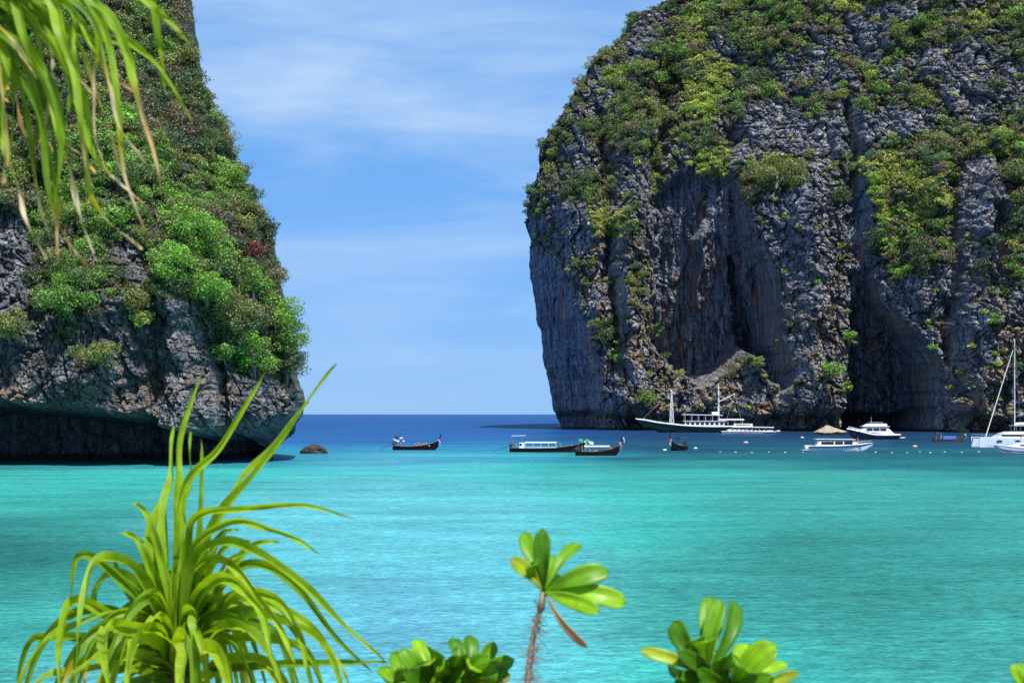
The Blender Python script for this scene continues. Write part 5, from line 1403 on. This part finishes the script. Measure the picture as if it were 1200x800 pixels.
def screwpine_high():
    Yc = 2.3
    c = P(-60, 10, Yc)
    base = Vector((c.x - .35, Yc + .15, bank_z(Yc) - .1))
    root = empty('screw_pine', base)
    tag(root, 'screw pine hanging in at the top left with drooping leaves ending in dry tan tips', 'plant')
    bm = bmesh.new(); bm_tube(bm, [Vector((0, 0, 0)), Vector((.02, 0, 1.0)), Vector((.1, 0, 1.8)), c - base], [.08, .07, .06, .045], 10); bm_obj('trunk', bm, BARK, root, True)
    k = Yc / FPX
    L = [
     ([(-60, 10), (0, -60), (54, -10), (72, 40), (89, 95), (101, 181)], 20, G_MID, G_LT, 2),
     ([(-60, 0), (40, -70), (103, -8), (136, 37), (182, 74), (225, 142)], 15, G_MID, G_LT, 2),
     ([(-60, 0), (50, -60), (107, 8), (128, 54), (138, 124), (146, 205), (169, 268)], 11, G_LT, G_LT, .77),
     ([(-60, 5), (60, 0), (120, 10), (148, 60), (155, 90), (167, 135), (182, 186), (190, 227)], 13, G_MID, G_LT, .62),
     ([(-60, 0), (80, -90), (165, -30), (186, 45), (190, 83), (196, 113)], 11, G_MID, G_LT, 2),
     ([(-60, 0), (90, -80), (165, -5), (194, 21), (221, 50)], 13, G_MID, G_LT, 2),
     ([(-60, 20), (-20, 10), (8, 70), (3, 136), (8, 177), (21, 219), (30, 255), (54, 303)], 11, G_MID, G_LT, .62),
     ([(-60, 10), (0, -30), (33, 54), (62, 124), (78, 186), (89, 231), (109, 297)], 12, G_LT, G_LT, .66),
     ([(-60, 10), (10, 0), (50, 45), (78, 83), (66, 120), (45, 168)], 7, G_MID, TANP, .35),
     ([(-60, 30), (0, 60), (45, 130), (66, 225), (70, 264), (87, 293), (109, 320)], 8, G_DK, G_MID, .60),
     ([(-60, 30), (0, 40), (42, 110), (56, 215), (66, 264), (68, 322)], 9, G_DK, G_MID, .70),
     ([(-60, 0), (20, -10), (80, 60), (101, 190), (107, 231), (136, 268), (168, 292)], 9, G_MID, G_YL, .72),
     ([(-60, 20), (0, 10), (50, 80), (74, 161), (92, 178), (113, 204)], 7, G_MID, G_LT, .66),
     ([(-60, 10), (10, 0), (70, 70), (109, 178), (136, 210), (173, 242)], 8, G_MID, G_LT, .70),
     ([(-60, 0), (0, -10), (74, 33), (120, 45), (150, 58)], 16, G_MID, G_MID, 2),
     ([(-60, 30), (-10, 40), (33, 78), (54, 124), (68, 205)], 17, G_DK, G_DK, 2),
     ([(-60, 30), (-20, 30), (30, 60), (60, 100), (72, 160), (66, 230)], 18, G_DK, G_MID, 2),
     ([(-60, 0), (-10, -20), (45, 10), (70, 60), (100, 120), (112, 182)], 16, G_MID, G_LT, 2),
     ([(-60, 0), (0, -40), (60, 0), (80, 60), (84, 110), (76, 150)], 14, G_MID, G_MID, 2),
     ([(-60, 30), (-20, 20), (10, 50), (18, 110), (10, 175), (4, 215)], 13, G_DK, G_MID, .8),
     ([(-60, 20), (-10, 10), (20, 40), (40, 100), (44, 150), (38, 200)], 12, G_DK, G_DK, .9),
     ([(-60, 10), (0, 20), (60, 30), (100, 45), (126, 100)], 12, G_DK, G_MID, 2),
     ([(-60, 0), (0, -50), (40, -20), (90, 20), (120, 70), (128, 110)], 12, G_DK, G_MID, 2),
     ([(-60, 0), (20, -60), (110, -30), (170, -5), (215, 45)], 10, G_MID, G_LT, 2),
     ([(-60, 20), (-10, 30), (24, 100), (38, 180), (46, 240), (62, 280)], 8, G_DK, G_MID, .72)]
    for pts, w, a, b, tf in L:
        strap_leaf(root, px_path(pts, Yc, random.uniform(-.15, .3)), w * k * .82, a, b, tip_from=tf, tipc=random.choice([TAN, TANP, TANP]), fold=random.uniform(.2, .45), roll=random.uniform(-.5, .5),
                   wprof=(lambda s, tf=tf: min(1, .5 + s * 3) * (1 - s ** 3) ** .7 * (1 if s < tf else .85)) if tf < 1 else None)
    for i in range(15):
        x0 = random.uniform(-30, 110); y1 = random.uniform(90, 230); dx = random.uniform(5, 70)
        ln = [(-60, random.uniform(-10, 30)), (x0 * .3 - 20, -random.uniform(0, 70)), (x0, random.uniform(0, 40)), (x0 + dx * .5, y1 * .5), (x0 + dx * .8, y1 * .8), (x0 + dx * 1.1 + random.uniform(-15, 15), y1)]
        strap_leaf(root, px_path(ln, Yc, random.uniform(-.2, .35)), random.uniform(5, 8) * k * .85, *random.choice([(G_DK, G_MID), (G_MID, G_LT), (G_MID, G_LT)]), tip_from=random.uniform(.48, .72), tipc=random.choice([TAN, TANP]), fold=.35, roll=random.uniform(-.5, .5))
    for i in range(16):
        az = random.uniform(1.6, 4.7); d = Vector((math.cos(az), math.sin(az), 0))
        strap_leaf(root, [c, c + d * .15 + Vector((0, 0, .2)), c + d * .36 + Vector((0, 0, .15)), c + d * .46 + Vector((0, 0, .0)), c + d * .5 + Vector((0, 0, -.2))], .028, G_MID, G_LT, tip_from=.8)
screwpine_high()

def spoon_leaf(parent, b, t, w, col, curl=.15, roll=0.0, name='leaf'):
    "obovate fleshy leaf from b to t (world points)"
    L = (t - b).length; d = (t - b).normalized()
    ref = Vector((0, -1, .35)).normalized()
    sd = d.cross(ref)
    if sd.length < .1: sd = d.cross(Vector((1, 0, .3)))
    sd.normalize(); sd = Matrix.Rotation(roll, 3, d) @ sd
    nn = sd.cross(d).normalized()
    if nn.z < 0 and abs(nn.z) > .3: nn = -nn
    n = 16; cs = [-1, -.66, -.33, 0, .33, .66, 1]; V = []; F = []; C = []; A = []
    for i in range(n + 1):
        s = i / n
        prof = (s ** .75) * (1 - max(0, (s - .62) / .38) ** 2.6) ** .5 if s < 1 else 0
        prof = max(prof, .10 if s < .9 else 0.0)
        for a in cs:
            p = b + d * (L * s) + nn * (curl * L * math.sin(s * math.pi * .85) * .8 - curl * L * s * s * .9) + sd * (a * w / 2 * prof) + nn * (w * .16 * (a * a) * prof) + nn * (w * .03 * math.sin(9 * s + 3 * a))
            V.append(tuple(p - parent.location)); A.append(a)
            k = 1.25 if a == 0 else 1.0
            C.append([col[0] * k, col[1] * k, col[2]])
    m = len(cs)
    for i in range(n):
        for k in range(m - 1): F.append((i * m + k, i * m + k + 1, (i + 1) * m + k + 1, (i + 1) * m + k))
    o = np_mesh(name, V, F, M_SCAE, parent, col=np.array(C), attrs={'across': np.array(A) * .3}, smooth=True)
    sd_ = o.modifiers.new('thick', 'SOLIDIFY'); sd_.thickness = .0012
    return o

S_DK, S_MID, S_LT, S_YL = (.085, .25, .010), (.16, .37, .012), (.27, .50, .015), (.34, .45, .03)
def shrub(label, Yc, stem_px, rosettes, fill=0):
    base_pt = P(*stem_px[-1], Yc); base = Vector((base_pt.x, Yc, bank_z(Yc) - .1))
    root = empty('beach_shrub', base)
    tag(root, label, 'plant')
    bm = bmesh.new()
    pts = smooth_path([P(x, y, Yc) - base for x, y in stem_px], 16) + [Vector((.01, .01, (P(*stem_px[-1], Yc) - base).z * .5)), Vector((0, 0, 0))]
    bm_tube(bm, pts, [(.0034 + .0030 * min(i, 16) / 16) for i in range(19)], 8)
    st = bm_obj('stem', bm, simple('shrub_stem', (.30, .24, .16), .8, var=.35, vscale=40, bump=.5), root, True)
    for (cx, cy, leaves) in rosettes:
        cpt = P(cx, cy, Yc)
        bm = bmesh.new(); bm_tube(bm, [P(*stem_px[0], Yc) - base if abs(cx - stem_px[0][0]) > 3 else P(*stem_px[1], Yc) - base, cpt - base], [.008, .006], 7)
        bm_obj('twig', bm, MATS['shrub_stem'], root, True)
        for tx, ty, dy, wpx, cl in leaves:
            t = P(tx, ty, Yc + dy); k = Yc / FPX
            spoon_leaf(root, cpt, t, wpx * k * 1.15, cl, curl=random.uniform(.08, .22), roll=random.uniform(-.5, .5))
        for q in range(fill):
            a = random.uniform(-1.9, 1.9); r = random.uniform(28, 52)
            spoon_leaf(root, cpt, P(cx + r * math.sin(a) * 1.1, cy - r * math.cos(a) * .9, Yc + random.uniform(-.15, .12)), random.uniform(20, 30) * Yc / FPX, random.choice([S_DK, S_MID, S_MID, S_LT]), curl=random.uniform(.05, .25), roll=random.uniform(-.9, .9))
    return root, base
Ys = 2.7
r1, base1 = shrub('single sprig of glossy spoon shaped leaves on a bare stalk at the bottom centre', Ys,
    [(637, 693), (633, 715), (624, 750), (618, 800)],
    [(637, 693, [(613, 621, .05, 21, S_MID), (635, 621, -.03, 22, S_DK), (679, 632, .06, 19, S_MID), (711, 667, -.04, 28, S_MID), (733, 703, -.05, 27, S_LT),
                 (601, 655, -.06, 22, S_YL), (648, 645, .1, 22, S_MID), (698, 714, -.12, 20, S_LT), (624, 655, -.1, 20, S_MID), (662, 672, .12, 24, S_LT),])])
spoon_leaf(r1, P(639, 694, Ys), P(685, 760, Ys - .05), .020, (.46, .32, .18), curl=.16, roll=.7, name='withered_leaf')
bm = bmesh.new()
for i in range(130):
    s = random.random(); p = P(634 - 16 * s + random.uniform(-3, 3), 705 + 95 * s, Ys) - base1
    d = Vector((random.gauss(0, 1), random.gauss(0, 1), random.gauss(0, .6))).normalized() * random.uniform(.008, .032) * (.6 + s)
    bm_tube(bm, [p, p + d * .5 + Vector((0, 0, -.004)), p + d + Vector((0, 0, random.uniform(-.01, .006)))], [.0011, .0009, .0005], 4)
bm_obj('rootlets', bm, simple('rootlet', (.20, .15, .13), .9), r1)
shrub('leafy clump of rounded green leaves between the screw pine and the tall sprig', Ys + .15,
    [(527, 800), (527, 830)],
    [(505, 805, [(457, 764, .05, 22, S_MID), (472, 762, -.04, 24, S_MID), (488, 746, .04, 20, S_LT), (509, 757, -.08, 28, S_MID), (480, 790, -.12, 30, S_DK), (500, 772, -.1, 26, S_LT), (520, 770, .08, 24, S_MID)]),
     (545, 800, [(531, 745, .03, 20, S_DK), (553, 742, .05, 22, S_DK), (581, 752, .02, 20, S_MID), (600, 772, -.05, 22, S_MID), (566, 770, -.08, 24, S_MID), (583, 798, -.1, 18, S_YL), (535, 765, -.1, 26, S_MID), (555, 778, -.12, 26, S_LT), (600, 790, .03, 18, (.30, .30, .04))]),
     (475, 812, [(452, 782, .0, 22, S_LT), (466, 770, .04, 24, S_MID)])], fill=9)
shrub('leafy clump of broad glossy leaves with yellow tips right of the tall sprig', Ys - .1,
    [(838, 800), (836, 840)],
    [(828, 792, [(787, 727, .05, 28, S_DK), (832, 696, .05, 26, S_MID), (842, 702, .0, 24, S_MID), (867, 703, .06, 26, S_DK), (812, 745, -.08, 30, S_MID), (826, 745, -.12, 30, S_LT), (754, 760, -.04, 17, S_YL), (800, 765, -.1, 28, S_DK), (848, 765, .1, 24, S_MID), (838, 725, .12, 26, S_MID)]),
     (858, 812, [(904, 754, -.05, 36, S_LT), (875, 751, .04, 28, S_LT), (923, 774, .03, 18, S_LT), (936, 788, -.04, 14, S_YL), (905, 795, -.08, 20, S_MID), (880, 780, -.12, 30, S_MID)])], fill=9)
shrub('tip of a light green leafy shoot at the bottom right corner', Ys, [(1200, 815), (1202, 840)],
    [(1199, 812, [(1187, 778, 0, 14, S_LT), (1198, 774, .05, 14, S_MID), (1215, 778, 0, 18, S_MID)])])
